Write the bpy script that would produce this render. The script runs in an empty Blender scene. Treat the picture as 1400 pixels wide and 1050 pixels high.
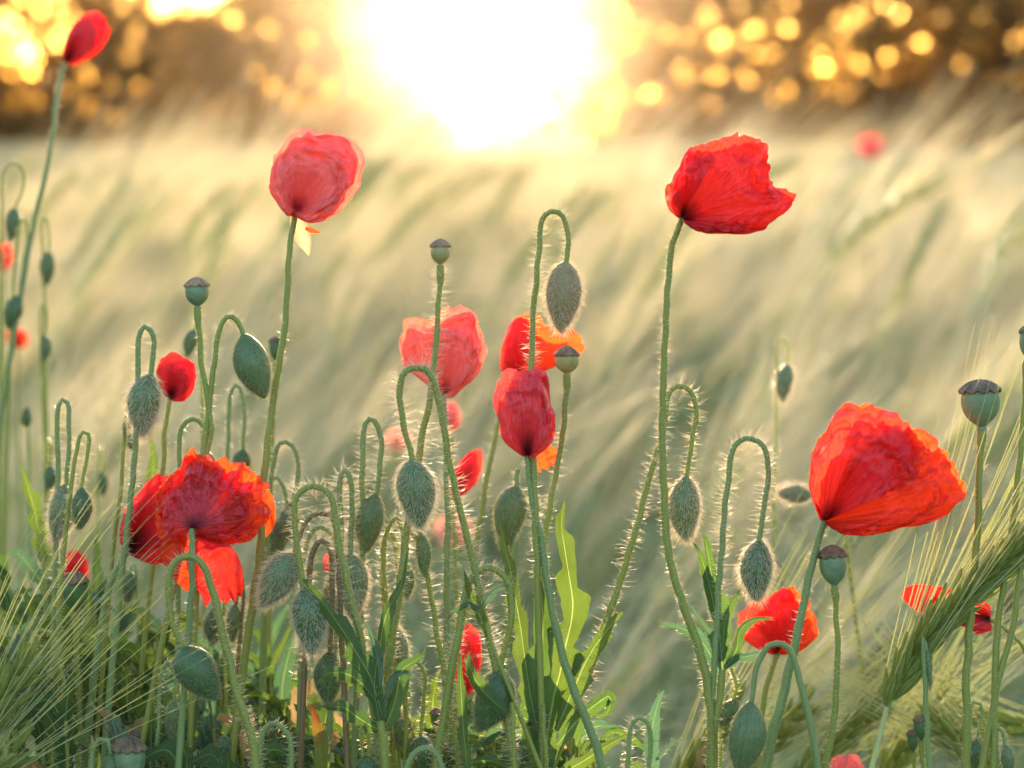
import bpy, math, random
import numpy as np
from mathutils import Vector

rng = np.random.default_rng(7)
random.seed(7)
SC = bpy.context.scene

# ------------------------------------------------------------------ camera
LENS = 85.0
FPX = LENS / 36.0 * 1400.0
CAM = np.array([0.0, 0.0, 0.86])
PITCH = math.atan((525 - 200) / FPX)
RV = np.array([1.0, 0, 0])
FV = np.array([0, math.cos(PITCH), -math.sin(PITCH)])
UV_ = np.array([0, math.sin(PITCH), math.cos(PITCH)])
cam = bpy.data.cameras.new("camera")
cam.lens = LENS
cam.sensor_width = 36
cam.clip_start = 0.02
cam.clip_end = 3000
cam.dof.use_dof = True
cam.dof.focus_distance = 0.705
cam.dof.aperture_fstop = 12.5
camo = bpy.data.objects.new("camera", cam)
SC.collection.objects.link(camo)
camo.location = CAM
camo.rotation_euler = (math.pi / 2 - PITCH, 0, 0)
SC.camera = camo

# ------------------------------------------------------------------ sky, sun, exposure
SUN_EL = math.radians(3.5)
SUN_AZ = math.radians(-0.9)          # a little left of straight ahead
world = bpy.data.worlds.new("World")
SC.world = world
world.use_nodes = True
wt = world.node_tree
bgn = wt.nodes["Background"]
sky = wt.nodes.new("ShaderNodeTexSky")
sky.sky_type = 'NISHITA'
sky.sun_disc = False
sky.sun_elevation = SUN_EL
sky.sun_rotation = SUN_AZ
sky.air_density = 1.0
sky.dust_density = 2.0
sky.ozone_density = 1.5
wt.links.new(sky.outputs[0], bgn.inputs[0])
bgn.inputs[1].default_value = 0.15
sl = bpy.data.lights.new("sun", 'SUN')
sl.energy = 2.6
sl.angle = math.radians(0.5)
sl.color = (1.0, 0.78, 0.55)
so = bpy.data.objects.new("sun", sl)
SC.collection.objects.link(so)
sd = Vector((math.sin(SUN_AZ) * math.cos(SUN_EL), math.cos(SUN_AZ) * math.cos(SUN_EL), math.sin(SUN_EL)))
so.rotation_euler = sd.to_track_quat('Z', 'Y').to_euler()
SC.view_settings.view_transform = 'Standard'
SC.view_settings.look = 'None'
SC.view_settings.gamma = 1.0
SC.view_settings.exposure = 3.1
SC.cycles.use_denoising = True
SC.cycles.max_bounces = 8
SC.cycles.diffuse_bounces = 4
SC.cycles.glossy_bounces = 2
SC.cycles.transmission_bounces = 6
SC.cycles.volume_bounces = 0
SC.cycles.transparent_max_bounces = 6
SC.cycles.caustics_reflective = False
SC.cycles.caustics_refractive = False
SC.cycles.volume_max_steps = 64

# ------------------------------------------------------------------ helpers
def W(x, y, d):
    """a point of the place: d metres in front of the camera, in the direction of picture point x, y"""
    return CAM + d * (FV + RV * ((x - 700.0) / FPX) + UV_ * ((525.0 - y) / FPX))

def mm(px, d=0.7):
    return px * d / FPX

def nrm(v):
    v = np.asarray(v, float)
    return v / (np.linalg.norm(v, axis=-1, keepdims=True) + 1e-12)

GT = nrm(rng.normal(size=(256, 2)))
PERM = rng.permutation(256)
def perlin(x, y, seed=0):
    x = np.asarray(x, float); y = np.asarray(y, float)
    xi = np.floor(x).astype(int); yi = np.floor(y).astype(int)
    xf = x - xi; yf = y - yi
    def g(ix, iy):
        h = PERM[(PERM[(ix + seed * 17) & 255] + iy + seed * 5) & 255]
        return GT[h]
    def dot(ix, iy, fx, fy):
        q = g(ix, iy)
        return q[..., 0] * fx + q[..., 1] * fy
    u = xf * xf * xf * (xf * (xf * 6 - 15) + 10)
    v = yf * yf * yf * (yf * (yf * 6 - 15) + 10)
    a = dot(xi, yi, xf, yf); b = dot(xi + 1, yi, xf - 1, yf)
    c = dot(xi, yi + 1, xf, yf - 1); e = dot(xi + 1, yi + 1, xf - 1, yf - 1)
    return ((a + (b - a) * u) + ((c + (e - c) * u) - (a + (b - a) * u)) * v) * 1.5
def ridged(x, y, seed=0, oct=3):
    s = 0; a = 1.0; t = 0
    for k in range(oct):
        s = s + a * (1 - np.abs(perlin(x * 2 ** k, y * 2 ** k, seed + k)) * 2.2)
        t += a; a *= 0.5
    return s / t

def smooth_line(pts, n):
    """Catmull-Rom through the points, resampled evenly to n points (any dimension)"""
    p = np.asarray(pts, float)
    if len(p) == 2:
        t = np.linspace(0, 1, n)[:, None]
        return p[0] * (1 - t) + p[1] * t
    q = np.vstack([2 * p[0] - p[1], p, 2 * p[-1] - p[-2]])
    out = []
    for i in range(len(p) - 1):
        p0, p1, p2, p3 = q[i], q[i + 1], q[i + 2], q[i + 3]
        t = np.linspace(0, 1, 14, endpoint=False)[:, None]
        out.append(0.5 * (2 * p1 + (p2 - p0) * t + (2 * p0 - 5 * p1 + 4 * p2 - p3) * t ** 2 + (3 * p1 - p0 - 3 * p2 + p3) * t ** 3))
    c = np.vstack(out + [p[-1:]])
    L = np.concatenate([[0], np.cumsum(np.linalg.norm(np.diff(c[:, :3], axis=0), axis=1))])
    s = np.linspace(0, L[-1], n)
    return np.stack([np.interp(s, L, c[:, k]) for k in range(c.shape[1])], 1)

class MB:
    """collects vertices and faces for ONE mesh object"""
    def __init__(s):
        s.V = []; s.F = []; s.M = []; s.U = []; s.n = 0
    def add(s, V, F, mat=0, uv=None):
        V = np.asarray(V, float)
        F = np.asarray(F, int)
        s.V.append(V)
        for f in (F + s.n).tolist():
            s.F.append(f)
        s.M.extend([mat] * len(F))
        s.U.append(np.zeros((len(V), 3)) if uv is None else np.asarray(uv, float))
        s.n += len(V)
        return s
    def mesh(s, name, mats, smooth=True):
        me = bpy.data.meshes.new(name)
        V = np.vstack(s.V)
        me.from_pydata(V.tolist(), [], s.F)
        for m in mats:
            me.materials.append(m)
        me.polygons.foreach_set("material_index", s.M)
        if smooth:
            me.polygons.foreach_set("use_smooth", [True] * len(s.F))
        at = me.attributes.new("uvm", 'FLOAT_VECTOR', 'POINT')
        at.data.foreach_set("vector", np.vstack(s.U).ravel())
        me.update()
        return me
    def build(s, name, mats, parent=None, smooth=True):
        if not isinstance(mats, (list, tuple)):
            mats = [mats]
        o = bpy.data.objects.new(name, s.mesh(name, mats, smooth))
        SC.collection.objects.link(o)
        if parent is not None:
            o.parent = parent
            o.matrix_parent_inverse = parent.matrix_world.inverted() if False else o.matrix_parent_inverse
            o.location = -Vector(parent.location)
        return o

def tag(o, label, cat, group=None, kind=None):
    if label: o["label"] = label
    if cat: o["category"] = cat
    if group: o["group"] = group
    if kind: o["kind"] = kind
    return o

def thing(name, label, cat, loc=(0, 0, 0), group=None):
    o = bpy.data.objects.new(name, None)
    o.empty_display_size = 0.02
    SC.collection.objects.link(o)
    o.location = Vector([float(c) for c in loc])
    return tag(o, label, cat, group)

def grid_faces(nu, nv, close=False):
    i = np.arange(nu - 1 if not close else nu)[:, None]
    j = np.arange(nv - 1)[None, :]
    i2 = (i + 1) % nu
    return np.stack([(i * nv + j) + 0 * i2, (i2 * nv + j), (i2 * nv + j + 1), (i * nv + j + 1)], -1).reshape(-1, 4)

def frames(P):
    T = nrm(np.gradient(P, axis=0))
    N = np.zeros_like(P)
    ref = np.array([0.0, -1, 0.13]) if abs(T[0][1]) < .9 else np.array([1.0, 0, 0])
    n = nrm(ref - T[0] * (ref @ T[0]))
    for i in range(len(P)):
        n = n - T[i] * (n @ T[i])
        n = nrm(n)
        N[i] = n
    return T, N, np.cross(T, N)

def tube(P, R, sides=8, cap=True):
    P = np.asarray(P, float)
    R = np.broadcast_to(np.asarray(R, float), (len(P),))
    T, N, B = frames(P)
    a = np.linspace(0, 2 * math.pi, sides, endpoint=False)
    V = P[None] + (np.cos(a)[:, None, None] * N[None] + np.sin(a)[:, None, None] * B[None]) * R[None, :, None]
    n = len(P)
    F = grid_faces(sides, n, True)
    uv = np.zeros((sides, n, 3)); uv[..., 0] = a[:, None] / 6.283; uv[..., 1] = np.linspace(0, 1, n)[None]
    return V.reshape(-1, 3), F, uv.reshape(-1, 3)

def hairs(P, D, L, r, bend):
    """P base points, D directions, L lengths, r base radius: three-sided curved hairs; returns quads and triangles"""
    n = len(P)
    D = nrm(D)
    L = np.asarray(L)[:, None]
    ref = nrm(rng.normal(size=(n, 3)))
    A = nrm(np.cross(D, ref)); B = np.cross(D, A)
    M = P + D * L * 0.5 + bend * L * 0.12
    E = P + D * L + bend * L * 0.42
    c = [(1, 0), (-0.5, 0.87), (-0.5, -0.87)]
    V = np.stack([P + (A * x + B * y) * r for x, y in c] + [M + (A * x + B * y) * r * 0.75 for x, y in c] + [E], 1)
    b = (np.arange(n) * 7)[:, None]
    Q = np.concatenate([b + np.array([[0, 1, 4, 3]]), b + np.array([[1, 2, 5, 4]]), b + np.array([[2, 0, 3, 5]])])
    Tt = np.concatenate([b + np.array([[3, 4, 6]]), b + np.array([[4, 5, 6]]), b + np.array([[5, 3, 6]])])
    return V.reshape(-1, 3), Q, Tt

def add_hairs(mb, P, D, L, r, mat=1, bend=None):
    if len(P) == 0: return
    if bend is None:
        bend = rng.normal(size=(len(P), 3)) * 0.5 + np.array([0, 0, 0.35])
    V, Q, T = hairs(P, D, L, r, bend)
    b = mb.n
    mb.V.append(V); mb.U.append(np.zeros((len(V), 3))); mb.n += len(V)
    mb.F.extend((Q + b).tolist()); mb.F.extend((T + b).tolist())
    mb.M.extend([mat] * (len(Q) + len(T)))

# ------------------------------------------------------------------ materials
def newmat(name):
    m = bpy.data.materials.new(name)
    m.use_nodes = True
    nt = m.node_tree
    nt.nodes.clear()
    out = nt.nodes.new("ShaderNodeOutputMaterial")
    return m, nt, out

def ramp(nt, fac, stops):
    r = nt.nodes.new("ShaderNodeValToRGB")
    e = r.color_ramp.elements
    while len(e) < len(stops): e.new(0.5)
    for k, (p, c) in enumerate(stops):
        e[k].position = p
        e[k].color = (*c, 1)
    nt.links.new(fac, r.inputs[0])
    return r.outputs[0]

def mixcol(nt, fac, a, b, mode='MIX'):
    m = nt.nodes.new("ShaderNodeMix")
    m.data_type = 'RGBA'; m.blend_type = mode
    for s, v in ((m.inputs[0], fac), (m.inputs[6], a), (m.inputs[7], b)):
        if isinstance(v, (int, float)): s.default_value = v
        elif isinstance(v, tuple): s.default_value = (*v, 1)
        else: nt.links.new(v, s)
    return m.outputs[2]

def noise(nt, vec, scale, detail=3, rough=0.55, dist=0.0):
    n = nt.nodes.new("ShaderNodeTexNoise")
    n.inputs["Scale"].default_value = scale
    n.inputs["Detail"].default_value = detail
    n.inputs["Roughness"].default_value = rough
    n.inputs["Distortion"].default_value = dist
    if vec is not None: nt.links.new(vec, n.inputs["Vector"])
    return n.outputs[0]

def attr(nt, name="uvm"):
    a = nt.nodes.new("ShaderNodeAttribute"); a.attribute_name = name
    return a.outputs["Vector"]

def geo(nt):
    return nt.nodes.new("ShaderNodeNewGeometry").outputs["Position"]

def mapping(nt, vec, scale):
    m = nt.nodes.new("ShaderNodeMapping"); m.inputs["Scale"].default_value = scale
    nt.links.new(vec, m.inputs["Vector"]); return m.outputs[0]

def sheet_mat(name, col, tcol, trans=0.5, rough=0.5, spec=0.3, var=None, bump=None, blotch=None):
    """thin living tissue: principled front plus light passing through"""
    m, nt, out = newmat(name)
    P = nt.nodes.new("ShaderNodeBsdfPrincipled")
    P.inputs["Roughness"].default_value = rough
    P.inputs["Specular IOR Level"].default_value = spec
    T = nt.nodes.new("ShaderNodeBsdfTranslucent")
    mx = nt.nodes.new("ShaderNodeMixShader")
    mx.inputs[0].default_value = trans
    c, t = col, tcol
    if var:
        n = noise(nt, geo(nt), var[0], 4)
        c = mixcol(nt, n, tuple(x * (1 - var[1]) for x in col), tuple(min(1, x * (1 + var[1])) for x in col))
        t = mixcol(nt, n, tuple(x * (1 - var[1]) for x in tcol), tuple(min(1, x * (1 + var[1])) for x in tcol))
    if blotch is not None:
        c = blotch(nt, c); t = blotch(nt, t)
    for s, v in ((P.inputs["Base Color"], c), (T.inputs["Color"], t)):
        if isinstance(v, tuple): s.default_value = (*v, 1)
        else: nt.links.new(v, s)
    if bump is not None:
        h, dist, st = bump(nt)
        b = nt.nodes.new("ShaderNodeBump")
        b.inputs["Distance"].default_value = dist; b.inputs["Strength"].default_value = st
        nt.links.new(h, b.inputs["Height"])
        nt.links.new(b.outputs[0], P.inputs["Normal"]); nt.links.new(b.outputs[0], T.inputs["Normal"])
    nt.links.new(P.outputs[0], mx.inputs[1]); nt.links.new(T.outputs[0], mx.inputs[2])
    nt.links.new(mx.outputs[0], out.inputs[0])
    return m

def petal_bump(nt):
    v = mapping(nt, attr(nt), (46, 3.2, 1))
    n1 = noise(nt, v, 1.0, 3, 0.6, 0.3)
    v2 = mapping(nt, attr(nt), (7, 7, 1))
    n2 = noise(nt, v2, 1.0, 2, 0.5, 0.8)
    a = nt.nodes.new("ShaderNodeMath"); a.operation = 'ADD'
    nt.links.new(n1, a.inputs[0]); nt.links.new(n2, a.inputs[1])
    return a.outputs[0], 0.0010, 0.6

def base_blotch(dark, r0=0.08, r1=0.24, vein=0.6):
    def f(nt, c):
        sx = nt.nodes.new("ShaderNodeSeparateXYZ")
        nt.links.new(attr(nt), sx.inputs[0])
        r = ramp(nt, sx.outputs[1], [(0, (1, 1, 1)), (r0, (0.8,) * 3), (r1, (0, 0, 0))])
        # fine veins running from the base to the rim
        v = noise(nt, mapping(nt, attr(nt), (75, 2.2, 1)), 1.0, 3, 0.6, 0.2)
        vr = ramp(nt, v, [(0.30, (0.62, 0.5, 0.5)), (0.55, (1, 1, 1)), (0.75, (1.0, 1.12, 1.12))])
        c = mixcol(nt, vein, c, vr, 'MULTIPLY')
        return mixcol(nt, r, c, dark) if dark else c
    return f

RED = sheet_mat("petal_red", (0.74, 0.05, 0.075), (0.95, 0.042, 0.018), 0.55, 0.42, 0.45, (300, 0.12), petal_bump, base_blotch((0.03, 0.004, 0.012)))
ROSE = sheet_mat("petal_rose_red", (0.84, 0.085, 0.12), (0.95, 0.055, 0.03), 0.45, 0.42, 0.45, (300, 0.12), petal_bump, base_blotch((0.10, 0.005, 0.03), 0.08, 0.34))
FAINT = sheet_mat("petal_hazed", (0.78, 0.42, 0.34), (0.85, 0.36, 0.24), 0.5, 0.5, 0.3)  # far blooms: the haze in front of them is put into this paler colour
DEEP = sheet_mat("petal_deep_red", (0.58, 0.02, 0.04), (0.80, 0.02, 0.012), 0.5, 0.42, 0.4, (300, 0.12), petal_bump, base_blotch((0.02, 0.003, 0.01), 0.12, 0.4))
PINK = sheet_mat("petal_pinkish_red", (0.93, 0.28, 0.28), (0.97, 0.12, 0.07), 0.52, 0.42, 0.45, (300, 0.12), petal_bump, base_blotch((0.50, 0.06, 0.10), vein=0.35))
ORANGE = sheet_mat("petal_orange_red", (0.72, 0.05, 0.04), (0.98, 0.095, 0.012), 0.58, 0.42, 0.4, (300, 0.12), petal_bump, base_blotch(None))

def stem_mat(name, c0, c1):
    m, nt, out = newmat(name)
    P = nt.nodes.new("ShaderNodeBsdfPrincipled")
    n = noise(nt, mapping(nt, geo(nt), (260, 260, 60)), 1.0, 3)
    nt.links.new(mixcol(nt, n, c0, c1), P.inputs["Base Color"])
    P.inputs["Roughness"].default_value = 0.45
    P.inputs["Specular IOR Level"].default_value = 0.5
    P.inputs["Subsurface Weight"].default_value = 0.55
    P.inputs["Subsurface Radius"].default_value = (0.9, 1.0, 0.25)
    P.inputs["Subsurface Scale"].default_value = 0.0022
    b = nt.nodes.new("ShaderNodeBump"); b.inputs["Distance"].default_value = 0.0003; b.inputs["Strength"].default_value = 0.5
    nt.links.new(n, b.inputs["Height"]); nt.links.new(b.outputs[0], P.inputs["Normal"])
    nt.links.new(P.outputs[0], out.inputs[0])
    return m
STEM = stem_mat("stem_green", (0.17, 0.20, 0.035), (0.26, 0.28, 0.065))
STEMG = stem_mat("stem_grey_green", (0.14, 0.20, 0.07), (0.20, 0.27, 0.11))
STEMR = stem_mat("stem_reddish", (0.14, 0.09, 0.05), (0.20, 0.15, 0.07))
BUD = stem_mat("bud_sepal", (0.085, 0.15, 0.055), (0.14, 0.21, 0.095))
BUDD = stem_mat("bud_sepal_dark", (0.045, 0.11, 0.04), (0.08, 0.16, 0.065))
BUDGLOW = stem_mat("bud_sun_glow", (0.24, 0.17, 0.07), (0.36, 0.27, 0.13))  # sepal colour with the gold of the sun glow painted in
HAIR = sheet_mat("hair_pale", (0.85, 0.80, 0.70), (0.95, 0.86, 0.70), 0.6, 0.4, 0.5)
HAIRS = sheet_mat("hair_down", (0.36, 0.42, 0.28), (0.80, 0.74, 0.52), 0.5, 0.5, 0.3)
HUSK = sheet_mat("husk_pale", (0.40, 0.33, 0.20), (0.48, 0.36, 0.20), 0.5, 0.5, 0.3, (500, .2))

def capsule_mat(name, c0, c1):
    m, nt, out = newmat(name)
    P = nt.nodes.new("ShaderNodeBsdfPrincipled")
    n = ramp(nt, noise(nt, geo(nt), 260, 6, 0.7), [(0.32, (0, 0, 0)), (0.68, (1, 1, 1))])
    nt.links.new(mixcol(nt, n, c0, c1), P.inputs["Base Color"])
    P.inputs["Roughness"].default_value = 0.5
    P.inputs["Coat Weight"].default_value = 0.08
    b = nt.nodes.new("ShaderNodeBump"); b.inputs["Distance"].default_value = 0.0004; b.inputs["Strength"].default_value = 0.5
    nt.links.new(noise(nt, geo(nt), 900, 4), b.inputs["Height"]); nt.links.new(b.outputs[0], P.inputs["Normal"])
    nt.links.new(P.outputs[0], out.inputs[0])
    return m
CAPS = capsule_mat("capsule_green", (0.10, 0.17, 0.095), (0.18, 0.27, 0.15))
CAPY = capsule_mat("capsule_olive", (0.25, 0.24, 0.09), (0.36, 0.33, 0.14))
CAPCOL = capsule_mat("stigma_brown", (0.05, 0.03, 0.018), (0.24, 0.165, 0.10))
CAPCOLP = capsule_mat("stigma_pinkish", (0.22, 0.11, 0.06), (0.42, 0.27, 0.18))

def leaf_bump(nt):
    n = noise(nt, mapping(nt, attr(nt), (14, 30, 1)), 1.0, 3)
    return n, 0.0006, 0.5
def leaf_var(nt, c):
    sx = nt.nodes.new("ShaderNodeSeparateXYZ"); nt.links.new(attr(nt), sx.inputs[0])
    r = ramp(nt, sx.outputs[0], [(0, (0, 0, 0)), (0.455, (0, 0, 0)), (0.5, (0.9,) * 3), (0.545, (0, 0, 0))])
    return mixcol(nt, r, c, (0.34, 0.42, 0.12))
LEAF = sheet_mat("leaf_green", (0.055, 0.115, 0.03), (0.08, 0.15, 0.02), 0.42, 0.42, 0.45, (120, 0.3), leaf_bump, leaf_var)
LEAFY = sheet_mat("leaf_yellow_green", (0.075, 0.13, 0.025), (0.10, 0.155, 0.016), 0.42, 0.42, 0.4, (120, 0.3), leaf_bump, leaf_var)
LEAFB = sheet_mat("leaf_blue_green", (0.07, 0.135, 0.085), (0.08, 0.18, 0.07), 0.33, 0.38, 0.6, (120, 0.25), leaf_bump, leaf_var)
def tip_red(nt, c):
    sx = nt.nodes.new("ShaderNodeSeparateXYZ"); nt.links.new(attr(nt), sx.inputs[0])
    r = ramp(nt, sx.outputs[1], [(0, (0, 0, 0)), (0.45, (0, 0, 0)), (0.95, (1, 1, 1))])
    return mixcol(nt, r, c, (0.26, 0.06, 0.01))
DRY = sheet_mat("leaf_dry", (0.30, 0.22, 0.11), (0.35, 0.24, 0.10), 0.4, 0.7, 0.2, (300, 0.4), leaf_bump)
LEAFR = sheet_mat("leaf_red_tip", (0.08, 0.12, 0.02), (0.16, 0.20, 0.02), 0.4, 0.45, 0.4, (200, 0.3), leaf_bump, tip_red)

AWN = sheet_mat("barley_awn", (0.50, 0.54, 0.30), (0.72, 0.72, 0.36), 0.5, 0.45, 0.4)
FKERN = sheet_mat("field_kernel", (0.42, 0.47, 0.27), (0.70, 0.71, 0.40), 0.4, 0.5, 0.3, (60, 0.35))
def husk_bump(nt):
    return noise(nt, mapping(nt, attr(nt), (26, 1.5, 1)), 1.0, 3), 0.0006, 0.9
KERN = sheet_mat("barley_kernel", (0.30, 0.37, 0.10), (0.52, 0.58, 0.16), 0.35, 0.5, 0.3, (600, 0.45), husk_bump)
BSTEM = sheet_mat("barley_stem", (0.42, 0.48, 0.26), (0.66, 0.70, 0.36), 0.3, 0.5, 0.3, (60, 0.3))
BLEAF = sheet_mat("barley_leaf", (0.38, 0.46, 0.25), (0.62, 0.69, 0.36), 0.45, 0.5, 0.3, (60, 0.3))
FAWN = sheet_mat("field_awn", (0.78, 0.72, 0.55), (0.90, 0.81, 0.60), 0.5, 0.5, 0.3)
TLEAF = sheet_mat("tree_leaf", (0.035, 0.035, 0.012), (0.34, 0.15, 0.018), 0.5, 0.6, 0.2, (0.5, 0.4))
BARK = capsule_mat("bark", (0.05, 0.035, 0.025), (0.11, 0.08, 0.055))

def soil():
    m, nt, out = newmat("soil")
    P = nt.nodes.new("ShaderNodeBsdfPrincipled")
    n = noise(nt, geo(nt), 1.3, 8, 0.65)
    n2 = noise(nt, geo(nt), 40, 6, 0.65)
    c = mixcol(nt, n, (0.14, 0.19, 0.08), (0.24, 0.27, 0.12))
    nt.links.new(mixcol(nt, n2, c, (0.12, 0.09, 0.05)), P.inputs["Base Color"])
    P.inputs["Roughness"].default_value = 0.95
    b = nt.nodes.new("ShaderNodeBump"); b.inputs["Distance"].default_value = 0.02
    nt.links.new(n2, b.inputs["Height"]); nt.links.new(b.outputs[0], P.inputs["Normal"])
    nt.links.new(P.outputs[0], out.inputs[0])
    return m

# ------------------------------------------------------------------ ground
n = 121
gx = np.sign(np.linspace(-1, 1, n)) * np.abs(np.linspace(-1, 1, n)) ** 3 * 900
gx, gy = np.meshgrid(gx, gx, indexing='ij')
gz = 0.015 * perlin(gx * 0.8, gy * 0.8, 3) * (np.hypot(gx, gy) < 30)
mb = MB(); mb.add(np.stack([gx, gy, gz - 0.01], -1).reshape(-1, 3), grid_faces(n, n))
tag(mb.build("ground", soil()), "dark soil and low growth under the barley", None, kind="structure")

# ------------------------------------------------------------------ barley
def spindle(c, t, L, r, sides=6, rings=6):
    """a grain husk: pointed spindle along t from c"""
    s = np.linspace(0, 1, rings)
    P = c + np.outer(s * L, t)
    R = r * np.sin(np.pi * np.clip(s * 0.9 + 0.06, 0, 1)) ** 0.8
    return tube(P, R, sides)

def ear_along(P, halfw, nodes, awn_len, spread, side, seed, awn_r=0.00022, hi=True, curve=0.0, down=None):
    """kernels and awns on the spine P; side is the direction the two rows open to"""
    r = np.random.default_rng(seed)
    kb, ab = MB(), MB()
    T = nrm(np.gradient(P, axis=0))
    idx = np.linspace(0, len(P) - 1.001, nodes)
    V, F, u = tube(P, halfw * 0.22, 5); kb.add(V, F)
    for k, q in enumerate(idx):
        i = int(q); f = q - i
        c = P[i] * (1 - f) + P[min(i + 1, len(P) - 1)] * f
        t = T[i]
        s = nrm(side - t * (side @ t)); o = np.cross(t, s)
        sg = 1 if k % 2 else -1
        env = math.sin(math.pi * min(1, 0.18 + 0.82 * (k / nodes) ** .8 * .93)) ** 0.4
        for w_, ow in (((1.0, 0.0), (0.55, 0.8), (0.55, -0.8)) if hi else ((1.0, 0.3), (0.6, -0.8))):
            d = nrm(t * 1.0 + s * sg * 0.42 * w_ + o * ow * 0.38 + r.normal(size=3) * 0.04)
            L = halfw * (2.9 + 0.6 * r.random()) * (0.7 + 0.3 * env)
            cc = c + s * sg * halfw * 0.25 * w_ + o * ow * halfw * 0.3
            V, F, u_ = spindle(cc, d, L, halfw * (0.26 + 0.07 * r.random()) * (0.75 + .25 * env), 8 if hi else 4, 8 if hi else 4)
            kb.add(V, F, 0, u_ + np.array([r.random() * 9, 0, 0]))
            al = awn_len * (0.75 + 0.4 * r.random()) * (0.8 + 0.2 * env)
            ad = nrm(d * (0.55 + spread) + t * 1.0 + r.normal(size=3) * 0.045)
            a0 = cc + d * L * 0.93
            nseg = 6 if hi else 3
            ss = np.linspace(0, 1, nseg)
            bendv = nrm(t - ad * (t @ ad) + 1e-6) * al * curve
            if down is not None: bendv = bendv + np.asarray(down) * al
            ap = a0 + np.outer(ss * al, ad) + np.outer(ss ** 2, bendv)
            V, F, u = tube(ap, awn_r * (1.05 - 0.8 * ss), 3)
            ab.add(V, F)
    return kb, ab

def barley_parts(H, lean, earL, seed, hi=False, nod=0.6):
    """stem, ear, awns, leaf meshes in local coordinates, leaning to +x"""
    r = np.random.default_rng(seed)
    # stem: rises, then bends over
    n = 14
    s = np.linspace(0, 1, n)
    ang = lean * 0.25 + lean * 0.75 * s ** 3
    dl = H / n
    P = [np.zeros(3)]
    for a in ang: P.append(P[-1] + np.array([math.sin(a), 0, math.cos(a)]) * dl)
    P = np.array(P)
    sb = MB(); V, F, u = tube(P, np.linspace(0.0018, 0.0011, len(P)), 5); sb.add(V, F)
    a = lean; E = [P[-1]]
    for k in range(9):
        a += nod / 9
        E.append(E[-1] + np.array([math.sin(a), 0, math.cos(a)]) * earL / 9)
    kb, ab = ear_along(np.array(E), 0.0062, 20 if hi else 13, 0.13, 0.35, np.array([0.3, 1, 0.2]), seed, 0.00046 if not hi else 0.00022, hi)
    lb = MB()
    for k in range(2):
        z = H * (0.45 + 0.25 * k); i = int(z / H * n)
        az = r.random() * 6.28; L = 0.14 + 0.08 * r.random()
        q = np.linspace(0, 1, 7)
        D = np.array([math.cos(az), math.sin(az), 0])
        S = P[i] + np.outer(q * L * 0.75, D) + np.outer((q * 0.8 - q ** 2 * 0.75) * L, [0, 0, 1])
        wv = np.cross(D, [0, 0, 1]) * 0.005
        w_ = np.sin(np.pi * np.clip(q * .85 + .15, 0, 1))[:, None]
        V = np.stack([S - wv * w_, S + [0, 0, -.001], S + wv * w_], 0).reshape(-1, 3)
        lb.add(V, grid_faces(3, 7))
    return sb, kb, ab, lb

def joined(parts, mats):
    m = MB()
    for k, p in enumerate(parts):
        m.V.extend(p.V); m.U.extend(p.U)
        m.F.extend([[i + m.n for i in f] for f in p.F]); m.M.extend([k] * len(p.F)); m.n += p.n
    return m.mesh("barley", mats)

VAR = []
hid = bpy.data.collections.new("barley_sources")
for k in range(8):
    r = random.Random(k + 5)
    H = 0.53 + 0.10 * r.random(); ln = 0.2 + 0.55 * r.random()
    parts = barley_parts(H, ln, 0.075 + 0.02 * r.random(), 40 + k, False, 0.1 + 0.4 * r.random())
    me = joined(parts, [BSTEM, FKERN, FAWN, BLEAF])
    VAR.append(me)
    o = bpy.data.objects.new("barley_source", me); hid.objects.link(o)

BARE_X = lambda x, y: (y < 0.98) or (y < 1.25 and x < 0.02)
def wave(x, y):
    """the wind has combed the field in patches: height, lean, direction"""
    k = 1.6 / (1 + y * 0.05)
    a = float(perlin(x * k, y * k * .6, 1)); b = float(perlin(x * k * 2.3, y * k * 1.2, 2))
    c = float(perlin(x * 0.22 + 3, y * 0.12, 9)) * min(0.30, max(0.0, (y - 6) * 0.012))
    return 0.05 * a + 0.03 * b + c, 0.16 * b, 0.5 * a

# individuals: the nearest ones
cand = []
rr = random.Random(3)
while len(cand) < 280:
    y = 0.98 + (rr.random() ** 0.8) * 2.3
    hw = 0.24 * y + 0.22
    x = rr.uniform(-hw, hw)
    if BARE_X(x, y): continue
    cand.append((x, y))
cand.sort(key=lambda p: p[1])
NEAR_LABEL = "blurred green barley plant with long pale awns leaning right in the near field"
for k, (x, y) in enumerate(cand):
    me = VAR[rr.randrange(8)]
    o = bpy.data.objects.new("barley_plant", me)
    SC.collection.objects.link(o)
    hz, hl, ha = wave(x, y)
    o.location = (x - 0.12, y, hz * .6 - 0.01)
    o.rotation_euler = (rr.uniform(-.08, .08), hl + rr.uniform(-.08, .1), ha + rr.gauss(0.1, 0.5))
    s = rr.uniform(0.88, 1.04); o.scale = (s, s, s)
    tag(o, NEAR_LABEL, "barley plant", "barley plants in the near field")

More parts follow.
